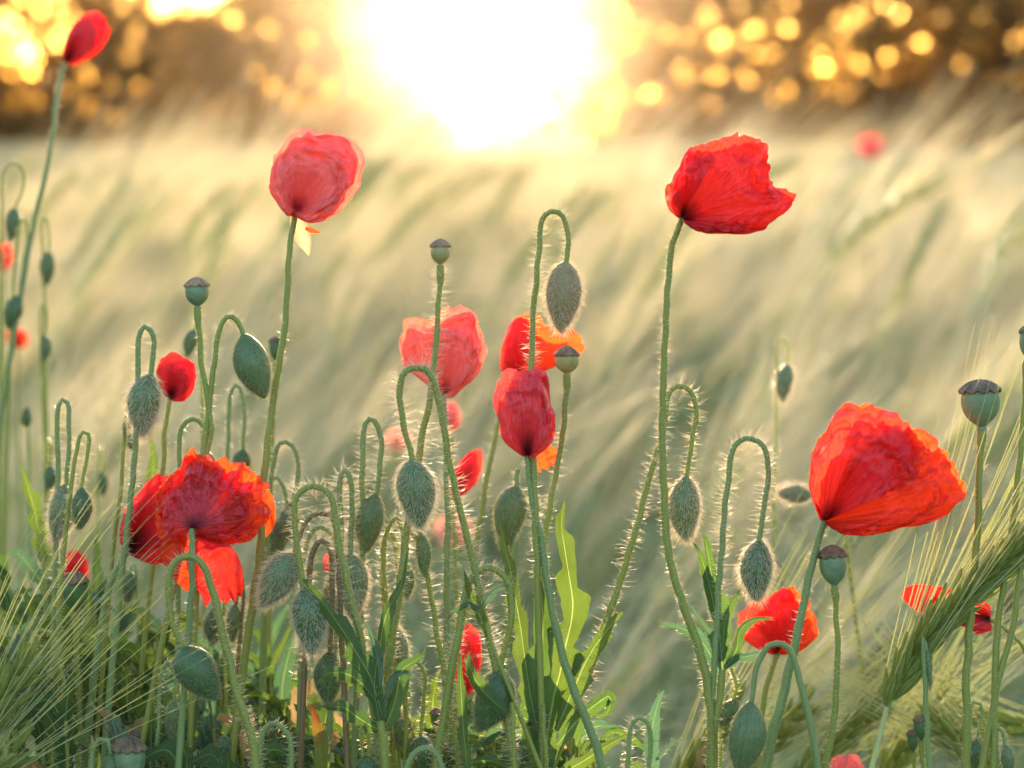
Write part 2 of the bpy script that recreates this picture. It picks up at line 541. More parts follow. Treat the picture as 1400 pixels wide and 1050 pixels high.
# taller ones whose heads stand up against the far trees
for k, (px_, py_, d) in enumerate([(290, 168, 2.6), (315, 150, 2.9), (345, 185, 2.3), (268, 190, 2.8), (240, 200, 3.0), (100, 170, 3.0), (85, 200, 2.2), (1060, 165, 2.7), (1040, 190, 2.4), (1085, 180, 3.0),
        (1280, 200, 2.6), (1300, 215, 2.2), (760, 205, 2.6), (880, 190, 2.5), (1230, 330, 1.7), (1280, 320, 1.75), (1330, 345, 1.65), (1380, 350, 1.8), (1200, 360, 1.9)] + [(rr.uniform(-20, 1420), rr.gauss(192, 12), rr.uniform(2.6, 7)) for _ in range(46)]):
    i = k % 8
    p = W(px_, py_, d) + np.array([0, 0, 0.09 if py_ < 250 else 0.03])
    o = bpy.data.objects.new("barley_plant", VAR[i]); SC.collection.objects.link(o)
    top = max(v.co.z for v in VAR[i].vertices); s = p[2] / top
    o.location = (p[0] - 0.16, p[1], 0); o.scale = (s, s, s); o.rotation_euler = (0, 0.04, rr.gauss(0.1, 0.4))
    tag(o, "taller blurred barley plant standing out above its neighbours in the field", "barley plant", "taller barley plants")

# the rest of the field: one object nobody could count
pts, rot, scl, idx = [], [], [], []
def scatter(y0, y1, dens, smin, smax, side):
    area = 0
    N = int(dens * ((0.24 * (y0 + y1) / 2 + side) * 2 * (y1 - y0)))
    for _ in range(N):
        y = math.sqrt(rr.uniform(y0 * y0, y1 * y1)); hw = 0.24 * y + side
        x = rr.uniform(-hw, hw)
        hz, hl, ha = wave(x, y)
        pts.append((x, y, hz + rr.uniform(-0.05, 0.02))); rot.append((rr.uniform(-.1, .1), hl + rr.uniform(-.1, .12), ha + rr.gauss(0.1, 0.5)))
        s = rr.uniform(smin, smax); scl.append((s, s, s * rr.uniform(0.92, 1.06))); idx.append(rr.randrange(8))
scatter(3.2, 7, 170, 0.9, 1.08, 0.4)
scatter(7, 16, 90, 0.95, 1.12, 0.6)
scatter(16, 42, 30, 1.0, 1.14, 1.0)
scatter(42, 72, 16, 1.0, 1.16, 1.5)
me = bpy.data.meshes.new("barley_field")
me.from_pydata(pts, [], [])
for nm, dat in (("rot", rot), ("scl", scl)):
    a = me.attributes.new(nm, 'FLOAT_VECTOR', 'POINT'); a.data.foreach_set("vector", np.array(dat).ravel())
a = me.attributes.new("idx", 'INT', 'POINT'); a.data.foreach_set("value", idx)
fo = bpy.data.objects.new("barley_field", me); SC.collection.objects.link(fo)
tag(fo, "wide field of pale green barley stretching to the trees", "barley field", kind="stuff")
ng = bpy.data.node_groups.new("field", 'GeometryNodeTree')
ng.interface.new_socket("Geometry", in_out='INPUT', socket_type='NodeSocketGeometry')
ng.interface.new_socket("Geometry", in_out='OUTPUT', socket_type='NodeSocketGeometry')
gi = ng.nodes.new("NodeGroupInput"); go = ng.nodes.new("NodeGroupOutput")
ip = ng.nodes.new("GeometryNodeInstanceOnPoints"); ci = ng.nodes.new("GeometryNodeCollectionInfo")
ci.inputs["Collection"].default_value = hid; ci.inputs["Separate Children"].default_value = True; ci.inputs["Reset Children"].default_value = True
def named(n, t):
    q = ng.nodes.new("GeometryNodeInputNamedAttribute"); q.data_type = t; q.inputs["Name"].default_value = n
    return next(s for s in q.outputs if s.enabled and s.name == "Attribute")
ng.links.new(gi.outputs[0], ip.inputs["Points"]); ng.links.new(ci.outputs[0], ip.inputs["Instance"])
ip.inputs["Pick Instance"].default_value = True
ng.links.new(named("idx", 'INT'), ip.inputs["Instance Index"])
e2r = ng.nodes.new("FunctionNodeEulerToRotation")
ng.links.new(named("rot", 'FLOAT_VECTOR'), e2r.inputs[0]); ng.links.new(e2r.outputs[0], ip.inputs["Rotation"])
ng.links.new(named("scl", 'FLOAT_VECTOR'), ip.inputs["Scale"])
ng.links.new(ip.outputs[0], go.inputs[0])
md = fo.modifiers.new("field", 'NODES'); md.node_group = ng

# ------------------------------------------------------------------ trees
def tree_meshes(h, rad, nleaf, seed, low=0.15, leaf=0.16, ax=1.0):
    r = np.random.default_rng(seed)
    tb = MB()
    P = np.array([[0, 0, 0], [0.1, 0.05, h * .25], [-.05, 0.1, h * .5], [0.1, 0, h * .85]]) + r.normal(size=(4, 3)) * 0.06
    P[0] = (0, 0, -0.05)
    S = smooth_line(P, 12)
    V, F, u = tube(S, np.linspace(h * 0.032, h * 0.006, 12), 9); tb.add(V, F)
    cen = []
    for k in range(26):
        i = r.integers(2, 12); az = r.random() * 6.28; L = rad * (0.5 + 0.5 * r.random()) * (1.1 - 0.4 * i / 12)
        q = np.linspace(0, 1, 6)
        D = np.array([math.cos(az), math.sin(az), 0.35 + 0.4 * r.random()])
        B = S[i] + np.outer(q * L, D) - np.outer(q ** 2 * L * .2, [0, 0, 1]) + r.normal(size=(6, 3)) * 0.04
        B[0] = S[i]
        V, F, u = tube(B, np.linspace(h * 0.012, 0.008, 6), 5); tb.add(V, F)
        cen += [B[5], B[4], B[3]]
    cen = np.array(cen)
    # leaf clusters: clumps round the limb ends and through an uneven crown
    nc = 130
    ph = r.random(nc) * 6.28; zz = r.random(nc)
    rr_ = rad * (1.0 - 0.75 * (np.clip(zz - 0.35, 0, 1) / 0.65) ** 1.6) * (0.55 + 0.5 * r.random(nc))
    C2 = np.stack([rr_ * np.cos(ph), rr_ * np.sin(ph), h * (low + (1 - low) * zz)], 1)
    C = np.vstack([cen, C2])
    w = r.random(len(C)) + 0.15; w /= w.sum()
    ci_ = r.choice(len(C), nleaf, p=w)
    sg = rad * (0.11 + 0.14 * r.random(len(C)))
    L = C[ci_] + r.normal(size=(nleaf, 3)) * sg[ci_][:, None] * np.array([1, 1, 0.8])
    L = L[L[:, 2] > 0.05]
    m = len(L)
    A = nrm(r.normal(size=(m, 3))); B = nrm(np.cross(A, r.normal(size=(m, 3))))
    sz = leaf * (0.5 + r.random(m))[:, None]
    V = np.stack([L - A * sz, L + B * sz * .55, L + A * sz, L - B * sz * .55], 1).reshape(-1, 3)
    F = np.arange(m * 4).reshape(m, 4)
    cb = MB(); cb.add(V, F)
    return tb.mesh("trunk", [BARK]), cb.mesh("crown", [TLEAF], False)

TV = [tree_meshes(9.0, 3.0, 2900, 1, 0.18, 0.19), tree_meshes(7.5, 3.4, 3100, 2, 0.12, 0.19), tree_meshes(6.0, 2.6, 3100, 3, 0.0, 0.18)]
BV = [tree_meshes(2.6, 2.2, 3000, 11, 0.0, 0.14), tree_meshes(2.0, 2.6, 3000, 12, 0.0, 0.14)]
# x picture position, distance, variant, scale, label
TREES = [
 (-60, 74, 1, 0.95, "dark tree at the far left edge with amber light through its leaves"),
 (70, 78, 0, 0.95, "tree behind the closed red bloom at the upper left"),
 (165, 72, 2, 0.92, "low brown tree right of the closed red bloom"),
 (262, 77, 2, 0.86, "low tree with white sky over its top, above the barley at left"),
 (340, 73, 1, 0.72, "small round tree left of the tall pale poppy"),
 (410, 78, 1, 0.95, "tree right behind the tall pale pink poppy, lit amber"),
 (484, 75, 2, 1.0, "glowing low tree at the left rim of the bright sun gap"),
 (818, 74, 1, 0.85, "glowing tree at the right rim of the bright sun gap"),
 (915, 78, 0, 0.92, "amber tree right above the crumpled poppy at upper right"),
 (1000, 72, 1, 0.90, "orange brown tree above and right of the crumpled poppy"),
 (1100, 77, 0, 0.95, "tall dark tree left of the far pink poppy"),
 (1195, 73, 1, 1.0, "dark tree straight behind the far pink poppy"),
 (1300, 78, 0, 1.0, "tall dark tree with bright sky specks right of the far pink poppy"),
 (1370, 71, 1, 0.85, "deep green black tree near the right edge"),
 (1470, 75, 1, 1.0, "dark tree cut by the right edge of the picture"),
]
def put_tree(nm, cat, grp, V, x, d, s, label, rz):
    p = W(x, 200, d)
    t = thing(nm, label, cat, (p[0], p[1], 0), grp)
    t.rotation_euler = (0, 0, rz); t.scale = (s, s, s)
    for q, me in zip(("trunk", "crown"), V):
        o = bpy.data.objects.new(q, me); SC.collection.objects.link(o); o.parent = t
for k, (x, d, v, s, lb) in enumerate(TREES):
    put_tree("broadleaf_tree", "tree", "trees along the far edge of the field", TV[v], x, d, s, lb, k * 1.3)
for k, x in enumerate([-130, -20, 60, 150, 235, 320, 400, 470, 545, 855, 930, 1010, 1090, 1170, 1250, 1330, 1410, 1500]):
    where = "left of" if x < 600 else "right of"
    put_tree("hedge_bush", "bush", "bushes under the far trees", BV[k % 2], x, 69 + (k * 7 % 4), 0.62 + 0.12 * (k % 3) + (0.1 if x > 900 else 0),
             "dark blurred bush at the foot of the trees %s the sun glow" % where, k * 2.1)

# ------------------------------------------------------------------ haze
hb = MB()
x0, x1, y0, y1, z0, z1 = -60, 60, -12, 84, -1.2, 12
hv = [(x, y, z) for x in (x0, x1) for y in (y0, y1) for z in (z0, z1)]
hb.add(hv, [(0, 1, 3, 2), (4, 6, 7, 5), (0, 4, 5, 1), (2, 3, 7, 6), (0, 2, 6, 4), (1, 5, 7, 3)])
hm, nt, out = newmat("haze_air")
pv = nt.nodes.new("ShaderNodeVolumePrincipled")
pv.inputs["Color"].default_value = (1.0, 0.76, 0.48, 1)
pv.inputs["Density"].default_value = 0.00012
pv.inputs["Anisotropy"].default_value = 0.95
nt.links.new(pv.outputs[0], out.inputs["Volume"])
ho = hb.build("haze", hm, smooth=False)
tag(ho, "warm evening haze over the barley field", "haze", kind="stuff")

# ------------------------------------------------------------------ poppy builders
def px3(pts, d, n):
    """picture-plane polyline (x, y[, extra distance]) to n points in the place"""
    q = [(p[0], p[1], (p[2] if len(p) > 2 else 0.0)) for p in pts]
    s = smooth_line(np.array([(a, b, c * 1000) for a, b, c in q]), n)
    return np.array([W(a, b, d + c / 1000) for a, b, c in s])

def stem_points(pts, d):
    """the visible stalk and its way down to the soil"""
    L = sum(math.hypot(a[0] - b[0], a[1] - b[1]) for a, b in zip(pts[:-1], pts[1:]))
    P = px3(pts, d, max(8, int(L / 9)))
    a = P[-1]
    T = nrm(P[-1] - P[-3])
    if T[2] > -0.5: T = nrm(T + np.array([0, 0, -1.2]))
    z = a[2]
    s = np.linspace(0, 1, 14)[1:]
    foot = a + np.array([T[0] / -T[2] * z * 0.35, T[1] * 0.05 + 0.01, 0])
    foot[2] = -0.02
    c1 = a + T * z * 0.33
    Q = (1 - s)[:, None] ** 2 * a + (2 * s * (1 - s))[:, None] * c1 + (s ** 2)[:, None] * foot
    return P, np.vstack([P, Q])

def stem(parent, pts, d, w=10, w2=None, hair=(18, 60), mat=None, hmat=None, neck=None):
    """hair = (length in picture points, hairs per 100 picture points)"""
    mat = mat or STEM
    w = w * 0.92
    P, A = stem_points(pts, d)
    n = len(A)
    w2 = w2 or w * 1.15
    R = np.full(n, mm(w2, d) / 2)
    R[:len(P)] = np.linspace(mm(w, d) / 2, mm(w2, d) / 2, len(P))
    R = R * (1 + 0.05 * perlin(np.arange(n) * 0.7, np.full(n, w * 3.1 + pts[0][0]), 4))
    if neck: R[:3] = np.maximum(R[:3], mm(neck, d) / 2)
    P_w = A.copy()
    k = np.arange(n)
    P_w[2:] += np.stack([perlin(k * 0.31, np.full(n, pts[0][0] * .37), 6), 0 * k, 0 * k], 1)[2:] * 0.0004
    mb = MB()
    V, F, uv = tube(P_w, R, 9)
    mb.add(V, F, 0, uv)
    if hair and hair[0] > 0:
        seg = np.linalg.norm(np.diff(P, axis=0), axis=1).sum() / mm(1, d)
        m = int(seg * hair[1] / 100 * 2.5)
        q = rng.random(m) * (len(P) - 1.01)
        # a hanging hook carries its hairs densely near the head
        i = q.astype(int); f = (q - i)[:, None]
        T, N, B = frames(P_w[:len(P) + 1])
        a = rng.random(m) * 6.283
        D = N[i] * np.cos(a)[:, None] + B[i] * np.sin(a)[:, None]
        base = P_w[i] * (1 - f) + P_w[i + 1] * f + D * R[i][:, None] * 0.85
        D = D + rng.normal(size=D.shape) * 0.20
        Lh = mm(hair[0] * .88, d) * (0.4 + 0.7 * rng.random(m))
        add_hairs(mb, base, D, Lh, 0.000062, 1)
    return mb.build("stem", [mat, hmat or HAIR], parent)

def bud_mesh(parent, a, b, w, d, hair=13, nh=900, mat=None, seam=None, tilt=0.0, hmat=None, fat=0.82):
    A = W(a[0], a[1], d); Bp = W(b[0], b[1], d + tilt)
    ax = Bp - A; L = np.linalg.norm(ax); t = ax / L
    side = nrm(np.cross(t, FV)); dep = nrm(np.cross(side, t))
    if dep @ FV > 0: dep = -dep               # dep points at the viewer
    nr, na = 46, 56
    s = np.linspace(0, 1, nr)
    r = mm(w, d) / 2
    fat = fat + 0.09 * math.sin(a[0] * 1.7 + a[1])
    prof = (np.sin(np.pi * np.clip(s, 0, 1) ** fat)) ** 0.74
    prof[0] = 0.12; prof[-1] = 0.02
    an = np.linspace(0, 2 * math.pi, na, endpoint=False)
    S, An = np.meshgrid(s, an)
    rad = r * prof[None] * np.ones_like(An)
    seed = int(a[0] + a[1]) % 97
    tub = perlin(S * L / 0.0011, An * 5.6 + seed, 3)
    rad *= 1 + 0.035 * np.maximum(tub, 0) + 0.02 * perlin(S * 4, An * 1.3, seed)
    sa = math.pi / 2 + (seam if seam is not None else 1.1)
    dd = np.abs(((An - sa + math.pi) % (2 * math.pi)) - math.pi)
    rad *= 1 - 0.055 * np.exp(-(dd / 0.10) ** 2) + 0.03 * np.exp(-((dd - 0.22) / 0.09) ** 2)
    bow = 0.04 * L * np.sin(np.pi * s) * math.sin(seed)
    C = A + np.outer(s * L, t) + np.outer(bow, side)
    N = side[None, None] * np.cos(An)[..., None] + dep[None, None] * np.sin(An)[..., None]
    V = C[None] + N * rad[..., None]
    mb = MB()
    uv = np.stack([An / 6.283, S, 0 * S], -1)
    mb.add(V.reshape(-1, 3), grid_faces(na, nr, True), 0, uv.reshape(-1, 3))
    if hair:
        m = nh
        ss = rng.random(m) ** 0.9; aa = rng.random(m) * 6.283
        i = (ss * (nr - 1)).astype(int); j = (aa / 6.283 * na).astype(int)
        base = V[j, i]
        sl = np.clip((ss - 0.5) * 1.6, -.7, .9)[:, None]
        D = N[j, i] + t * (0.35 + sl * 0.6) + rng.normal(size=(m, 3)) * 0.22
        add_hairs(mb, base, D, mm(hair * .8, d) * (0.45 + 0.75 * rng.random(m)), 0.00006, 1, bend=t + rng.normal(size=(m, 3)) * .5)
        # short down pressed to the surface
        m2 = int(nh * 0.8)
        i = (rng.random(m2) * (nr - 3)).astype(int) + 1; j = (rng.random(m2) * na).astype(int)
        D = N[j, i] * 0.45 + t * 0.9 + rng.normal(size=(m2, 3)) * 0.25
        add_hairs(mb, V[j, i], D, mm(max(5, hair * .45), d) * (0.6 + 0.6 * rng.random(m2)), 0.00006, 1)
    return mb.build("bud", [mat or BUD, hmat or HAIRS], parent)

def poppy_bud(label, pts, a, b, w, d=0.70, sw=9, hair=(18, 55), bh=13, nh=900, mat=None, smat=None, seam=None, sw2=None, tilt=0.0, hmat=None, fat=.82):
    P, Al = stem_points(pts, d)
    t = thing("poppy_bud", label, "poppy bud", Al[-1] + np.array([0, 0, 0.02]), "nodding and upright poppy buds")
    stem(t, pts, d, sw, sw2, hair, smat, hmat)
    bud_mesh(t, a, b, w, d, bh, nh, mat, seam, tilt, hmat or (HAIR if bh > 11 else None), fat)
    return t

def capsule(parent, top, bot, w, d, mat=None, cmat=None, cone=0.25, tilt=0.0, rays=10):
    """ripe seed head: top = centre of the disc's rim, bot = foot of the urn, w = width in picture points"""
    mat = mat or CAPS; cmat = cmat or CAPCOL
    T_ = W(top[0], top[1], d); B_ = W(bot[0], bot[1], d)
    ax = nrm(T_ - B_); L = np.linalg.norm(T_ - B_); r = mm(w, d) / 2
    side = nrm(np.cross(ax, FV)); dep = np.cross(side, ax)
    def lathe(hs, rs, n=40, mod=None):
        an = np.linspace(0, 2 * math.pi, n, endpoint=False)
        H, A = np.meshgrid(hs, an); R = np.tile(rs, (n, 1))
        if mod: H, R = mod(H, R, A)
        N = side * np.cos(A)[..., None] + dep * np.sin(A)[..., None]
        V = B_ + H[..., None] * ax + N * R[..., None]
        return V.reshape(-1, 3), grid_faces(n, len(hs), True)
    mb = MB()
    hs = np.array([-.13, -.10, -.04, 0.0, .05, .12, .22, .35, .5, .65, .8, .92, 1.0, 1.0]) * L
    rs = np.array([.0, .24, .25, .20, .27, .42, .63, .80, .91, .96, .97, .94, .90, 0.0]) * r
    hs2 = smooth_line(np.stack([hs, rs, 0 * hs], 1), 40)
    V, F = lathe(hs2[:, 0], hs2[:, 1], 40, lambda H, R, A: (H, R * (1 + 0.022 * np.cos(A * rays))))
    mb.add(V, F); mb.build("seed_capsule", mat, parent)
    cb = MB()
    q = np.linspace(0, 1, 16)
    rs = np.concatenate([q, q[::-1]]) * r * 1.12
    hh = L + np.concatenate([cone * L * (1 - q) ** 0.9 + 0.045 * L, (0 * q)])
    def mod(H, R, A):
        e = (R / (r * 1.12))
        ray = np.abs(np.cos(A * rays / 2)) ** 3
        R2 = R * (1 - 0.10 * e ** 3 * (1 - ray))
        return H + (ray * 0.075 * L * np.sin(np.pi * np.clip(e, 0, 1) * .8)) - 0.07 * L * e ** 4 * (1 - 0.6 * ray), R2
    V, F = lathe(hh, rs, 80, mod)
    cb.add(V, F); cb.build("stigma_cap", cmat, parent)

def seed_pod(label, pts, top, bot, w, d=0.70, sw=9, hair=(14, 45), mat=None, cmat=None, cone=.25, smat=None, sw2=None):
    pts = [(bot[0], bot[1] + 1)] + list(pts)
    P, Al = stem_points(pts, d)
    t = thing("poppy_seed_pod", label, "poppy seed pod", Al[-1] + np.array([0, 0, .02]), "poppy seed pods")
    stem(t, pts, d, sw, sw2, hair, smat, None, neck=sw * 1.35)
    capsule(t, top, bot, w, d, mat, cmat, cone)
    return t

def crumple(x, y, seed, fine=1.0):
    """folds like crushed silk; x, y in mm of tissue"""
    wx = x + 1.6 * perlin(x * 0.13, y * 0.13, seed + 9)
    wy = y + 1.6 * perlin(x * 0.13 + 7, y * 0.13, seed + 11)
    a = ridged(wx * 0.08, wy * 0.08, seed, 2) - 0.45
    b = ridged(wx * 0.2 + 3, wy * 0.2, seed + 3, 1) - 0.45
    e = np.abs(perlin(wx * 0.14 + 11, wy * 0.12, seed + 6)) + 0.5 * np.abs(perlin(wx * 0.33, wy * 0.3 + 5, seed + 7))
    return 1.7 * a + 0.8 * fine * b + 1.7 * (0.45 - e)

def fan_flower(parent, base, outline, d, mat, petals=None, depth=0.85, disc=False, crum=1.0, res=(96, 64), seed=1, open_=0.72, mats=None, lean=0.0):
    """petals spread as a fan from the base and bulging into a cup; the outline is the cup's true silhouette"""
    O = np.array(outline, float); b = np.array(base, float)
    seg = np.stack([O, np.roll(O, -1, 0)], 1)
    c = O.mean(0) - b
    cen = math.atan2(c[1], c[0])
    fine = np.concatenate([s[0] + (s[1] - s[0]) * np.linspace(0, 1, 12, endpoint=False)[:, None] for s in seg])
    v = fine - b
    ang = (np.arctan2(v[:, 1], v[:, 0]) - cen + math.pi) % (2 * math.pi) - math.pi
    if disc: lo, hi = -math.pi, math.pi
    else: lo, hi = ang[np.hypot(v[:, 0], v[:, 1]) > 6].min(), ang[np.hypot(v[:, 0], v[:, 1]) > 6].max()
    def rho(phi):
        dx, dy = np.cos(phi + cen), np.sin(phi + cen)
        best = np.full(phi.shape, 4.0)
        for p, q in seg:
            e = q - p; den = dx * e[1] - dy * e[0]
            den = np.where(np.abs(den) < 1e-9, 1e-9, den)
            wx, wy = p[0] - b[0], p[1] - b[1]
            t = (wx * e[1] - wy * e[0]) / den
            u = (wx * dy - wy * dx) / den
            ok = (u >= -1e-3) & (u <= 1.001) & (t > 0)
            best = np.where(ok, np.maximum(best, t), best)
        return best
    width = mm(np.ptp(O[:, 0]) * .5 + np.ptp(O[:, 1]) * .5, d)
    D = width * 0.5 * depth
    if petals is None:
        petals = [(3.3, 5.3, 0.0, .86), (4.6, 6.9, -.05, .93), (-0.5, 1.95, 0.06, 1.0), (1.15, 3.6, 0.0, 1.0)]
    sc = mm(1, d) * 1000
    for k, (t0, t1, layer, vm) in enumerate(petals):
        nu, nv = res
        th = np.linspace(t0, t1, nu); vv = np.linspace(0.0, 1, nv) ** 0.9
        TH, VV = np.meshgrid(th, vv, indexing='ij')
        if disc:
            phi = TH; full = np.ones_like(TH)
        else:
            u = -np.cos(TH); phi = lo + (u + 1) / 2 * (hi - lo)
        R = rho(phi[:, 0])
        # soften the traced corners a little
        R = np.convolve(np.pad(R, 2, 'edge'), np.array([1, 2, 3, 2, 1]) / 9., 'valid')
        s_ = (th - t0) / (t1 - t0)
        edge = vm * (1 - 0.30 * np.abs(2 * s_ - 1) ** 5)
        arc = np.cumsum(np.abs(np.gradient(phi[:, 0])) * R * sc)
        jag = 1 + 0.03 * perlin(arc * 1.1, arc * 0 + k * 1.3 + seed, 12) + 0.034 * perlin(arc * 0.5, arc * 0 + k * 3.3 + seed, 2) * 1.6 + 0.02 * perlin(arc * 0.17, arc * 0 + k + seed, 5)
        rr_ = (R * edge * jag)[:, None] * VV
        X = b[0] + rr_ * np.cos(phi + cen); Y = b[1] + rr_ * np.sin(phi + cen)
        # crush pattern in tissue coordinates: stretched along the petal near its base
        cx = arc[:, None] * (0.55 + 0.45 * VV) + k * 31; cy = rr_ * sc * (0.45 + 0.55 * VV) + k * 17
        C = crumple(cx, cy, seed + k)
        amp = (np.clip((VV - 0.25) / 0.6, 0, 1) ** 1.5) * crum * min(1.0, width / 0.045)
        streak = perlin(arc[:, None] * 0.55 + 0 * VV, VV * 1.2, seed + 20) * np.clip(VV * 3, 0, 1) * (1 - 0.6 * VV)
        if disc:
            dd = (VV ** 1.7) * D * (0.55 + 0.10 * np.cos(phi * 2 + seed)) + layer * D + (-0.02 * D * VV)
        else:
            G = np.sin(np.clip(VV * 1.35, 0, 1) * math.pi / 2) ** 0.85 * (1 - (1 - open_) * np.clip((VV - 0.55) / 0.45, 0, 1) ** 2)
            dd = -np.sin(TH) * D * G * (1 + layer) + lean * D * VV
        sgn = 1.0 if disc else np.sign(np.sin((t0 + t1) / 2)) or 1.0
        ruf = perlin(arc[:, None] * 0.42 + 0 * VV, VV * 2.0 + k, seed + 60) + 0.6 * perlin(arc[:, None] * 0.95 + 0 * VV, VV * 3.0, seed + 61)
        ruf = ruf * np.clip((VV - 0.62) / 0.38, 0, 1) ** 1.5 * crum
        dd = dd - sgn * (ruf * 0.0022 * min(1, width / .045) + C * 0.0020 * amp + streak * 0.00035 * min(1, width / .04))
        # part of the crush moves in the petal's own plane
        C2 = (perlin(cx * 0.22, cy * 0.22, seed + 40) + .6 * perlin(cx * .5, cy * .5, seed + 41)) * amp * 1.1 / sc * np.clip((1 - VV) * 4, 0.15, 1)
        X = X + C2 * np.cos(phi + cen + 1.4); Y = Y + C2 * np.sin(phi + cen + 1.4)
        P = CAM + (d + dd)[..., None] * (FV + RV * ((X - 700) / FPX)[..., None] + UV_ * ((525 - Y) / FPX)[..., None])
        uv = np.stack([s_[:, None] + 0 * VV, VV, 0 * VV + k * 0.37 + seed], -1)
        mb = MB(); mb.add(P.reshape(-1, 3), grid_faces(nu, nv), 0, uv.reshape(-1, 3))
        mb.build("petal", (mats[k % len(mats)] if mats else mat), parent)

def petal_sheet(parent, spine, widths, d, mat, bulge=0.25, seed=1, crum=1.0, res=(56, 60), name="petal", z0=0.0, z1=0.0):
    s = smooth_line([(x, y, w * 1.0) for (x, y), w in zip(spine, widths)], res[1])
    xy = s[:, :2]; wd = s[:, 2]
    T = nrm(np.gradient(xy, axis=0)); Nn = np.stack([-T[:, 1], T[:, 0]], 1)
    u = np.linspace(-1, 1, res[0])[:, None]; vv = np.linspace(0, 1, res[1])[None]
    sc = mm(1, d) * 1000
    X = xy[None, :, 0] + u * wd[None] / 2 * Nn[None, :, 0]; Y = xy[None, :, 1] + u * wd[None] / 2 * Nn[None, :, 1]
    cx = u * wd[None] / 2 * sc + 50; cy = vv * np.linalg.norm(np.diff(xy, axis=0), axis=1).sum() * sc + 0 * u
    C = crumple(cx, cy, seed) * np.clip(vv * 2.5, 0, 1) * crum
    j = 1.4 * perlin(cx * .5, 0 * cx + seed, 8) * np.clip((vv - .8) * 5, 0, 1) / sc
    X = X + T[None, :, 0] * j * 2; Y = Y + T[None, :, 1] * j * 2
    dd = bulge * mm(wd, d)[None] * (u ** 2) - C * 0.0016 - 0.0015 * perlin(cx * .4, vv * 2 + 0 * cx, seed + 9) * vv + z0 + (z1 - z0) * vv
    P = CAM + (d + dd)[..., None] * (FV + RV * ((X - 700) / FPX)[..., None] + UV_ * ((525 - Y) / FPX)[..., None])
    uv = np.stack([(u + 1) / 2 + 0 * vv, vv + 0 * u + 0.25, 0 * u * vv + seed], -1)
    mb = MB(); mb.add(P.reshape(-1, 3), grid_faces(*res), 0, uv.reshape(-1, 3))
    return mb.build(name, mat, parent)

def flower(label, base, outline, d, mat, stem_pts, sw=10, hair=(12, 30), smat=None, sw2=None, hmat=None, **kw):
    P, Al = stem_points(stem_pts, d)
    t = thing("poppy_flower", label, "poppy flower", Al[-1] + np.array([0, 0, .02]), "red poppy flowers")
    stem(t, stem_pts, d, sw, sw2, hair, smat, hmat)
    fan_flower(t, base, outline, d, mat, **kw)
    return t

# ------------------------------------------------------------------ leaves
def leaf_mesh(P, hw, lobes=4, cut=0.5, roll=0.0, seed=1, fold=0.25, mat=None, parent=None, ncol=9, edge=None):
    """P spine (n,3); pinnate lobes with pointed tips, folded along the midrib"""
    n = 110
    S = smooth_line(P, n)
    T = nrm(np.gradient(S, axis=0))
    sd = nrm(np.cross(T, FV)); up = np.cross(sd, T)
    a = roll + 0.25 * np.sin(np.linspace(0, 3, n) + seed)
    A = sd * np.cos(a)[:, None] + up * np.sin(a)[:, None]
    N = np.cross(A, T)
    s = np.linspace(0, 1, n)
    env = np.sin(np.pi * np.clip(s * 0.93 + 0.05, 0, 1) ** 0.8) ** 0.75 * (1 - 0.25 * s)
    env = np.maximum(env, 0.13 * (s < .3))
    env[-1] = 0.02
    V = []
    L = np.linalg.norm(np.diff(S, axis=0), axis=1).sum()
    for k, c in enumerate(np.linspace(-1, 1, ncol)):
        side = 1 if c > 0 else -1
        ph = (s * lobes + (0.0 if side > 0 else 0.37) + 0.13 * np.sin(seed * 3 + s * 5)) % 1.0
        tooth = np.where(ph < 0.72, ph / 0.72, (1 - ph) / 0.28)
        small = ((s * lobes * 3.0 + 0.2 * side) % 1.0)
        w = env * hw * (1 - cut + cut * tooth * 1.25 + 0.07 * small)
        off = abs(c) ** 1.1
        fw = tooth * cut * 0.16 * L / max(lobes, 1) * off
        q = S + A * (side * off * w)[:, None] + T * fw[:, None] * 1.5 + N * (fold * off * w + 0.05 * hw * perlin(s * 9, s * 0 + c * 2 + seed, 4) * off)[:, None]
        V.append(q)
    V = np.array(V)
    uv = np.zeros_like(V); uv[..., 0] = np.linspace(0, 1, ncol)[:, None]; uv[..., 1] = s[None]
    mb = MB(); mb.add(V.reshape(-1, 3), grid_faces(ncol, n), 0, uv.reshape(-1, 3))
    if edge:
        for c in (0, ncol - 1):
            m = edge
            i = rng.integers(2, n - 2, m)
            D = nrm(V[c, i] - S[i] + 1e-9) + rng.normal(size=(m, 3)) * 0.25 + T[i] * 0.4
            add_hairs(mb, V[c, i], D, 0.0013 * (0.5 + rng.random(m)), 0.00006, 1)
    return mb.build("leaf", [mat or LEAF, HAIRS], parent)

def leafy(label, pts, d, leaves, sw=8, hair=(12, 30), smat=None, group="leafy poppy shoots"):
    """leaves: list of (spine px points, width px, lobes, cut, roll, mat)"""
    P, Al = stem_points(pts, d)
    t = thing("leafy_shoot", label, "poppy leaves", Al[-1] + np.array([0, 0, .02]), group)
    if sw: stem(t, pts, d, sw, None, hair, smat)
    for k, (sp, w, lb, cut, roll, m) in enumerate(leaves):
        leaf_mesh(px3(sp, d, 20), mm(w, d) / 2, lb, cut, roll, k + int(sp[0][0]) % 13, 0.3, m, t, edge=26 if d < .76 else None)
    return t

# ------------------------------------------------------------------ the poppies in bloom
def D_(px): return 0.70 + px          # distances are written as metres behind the sharp plane

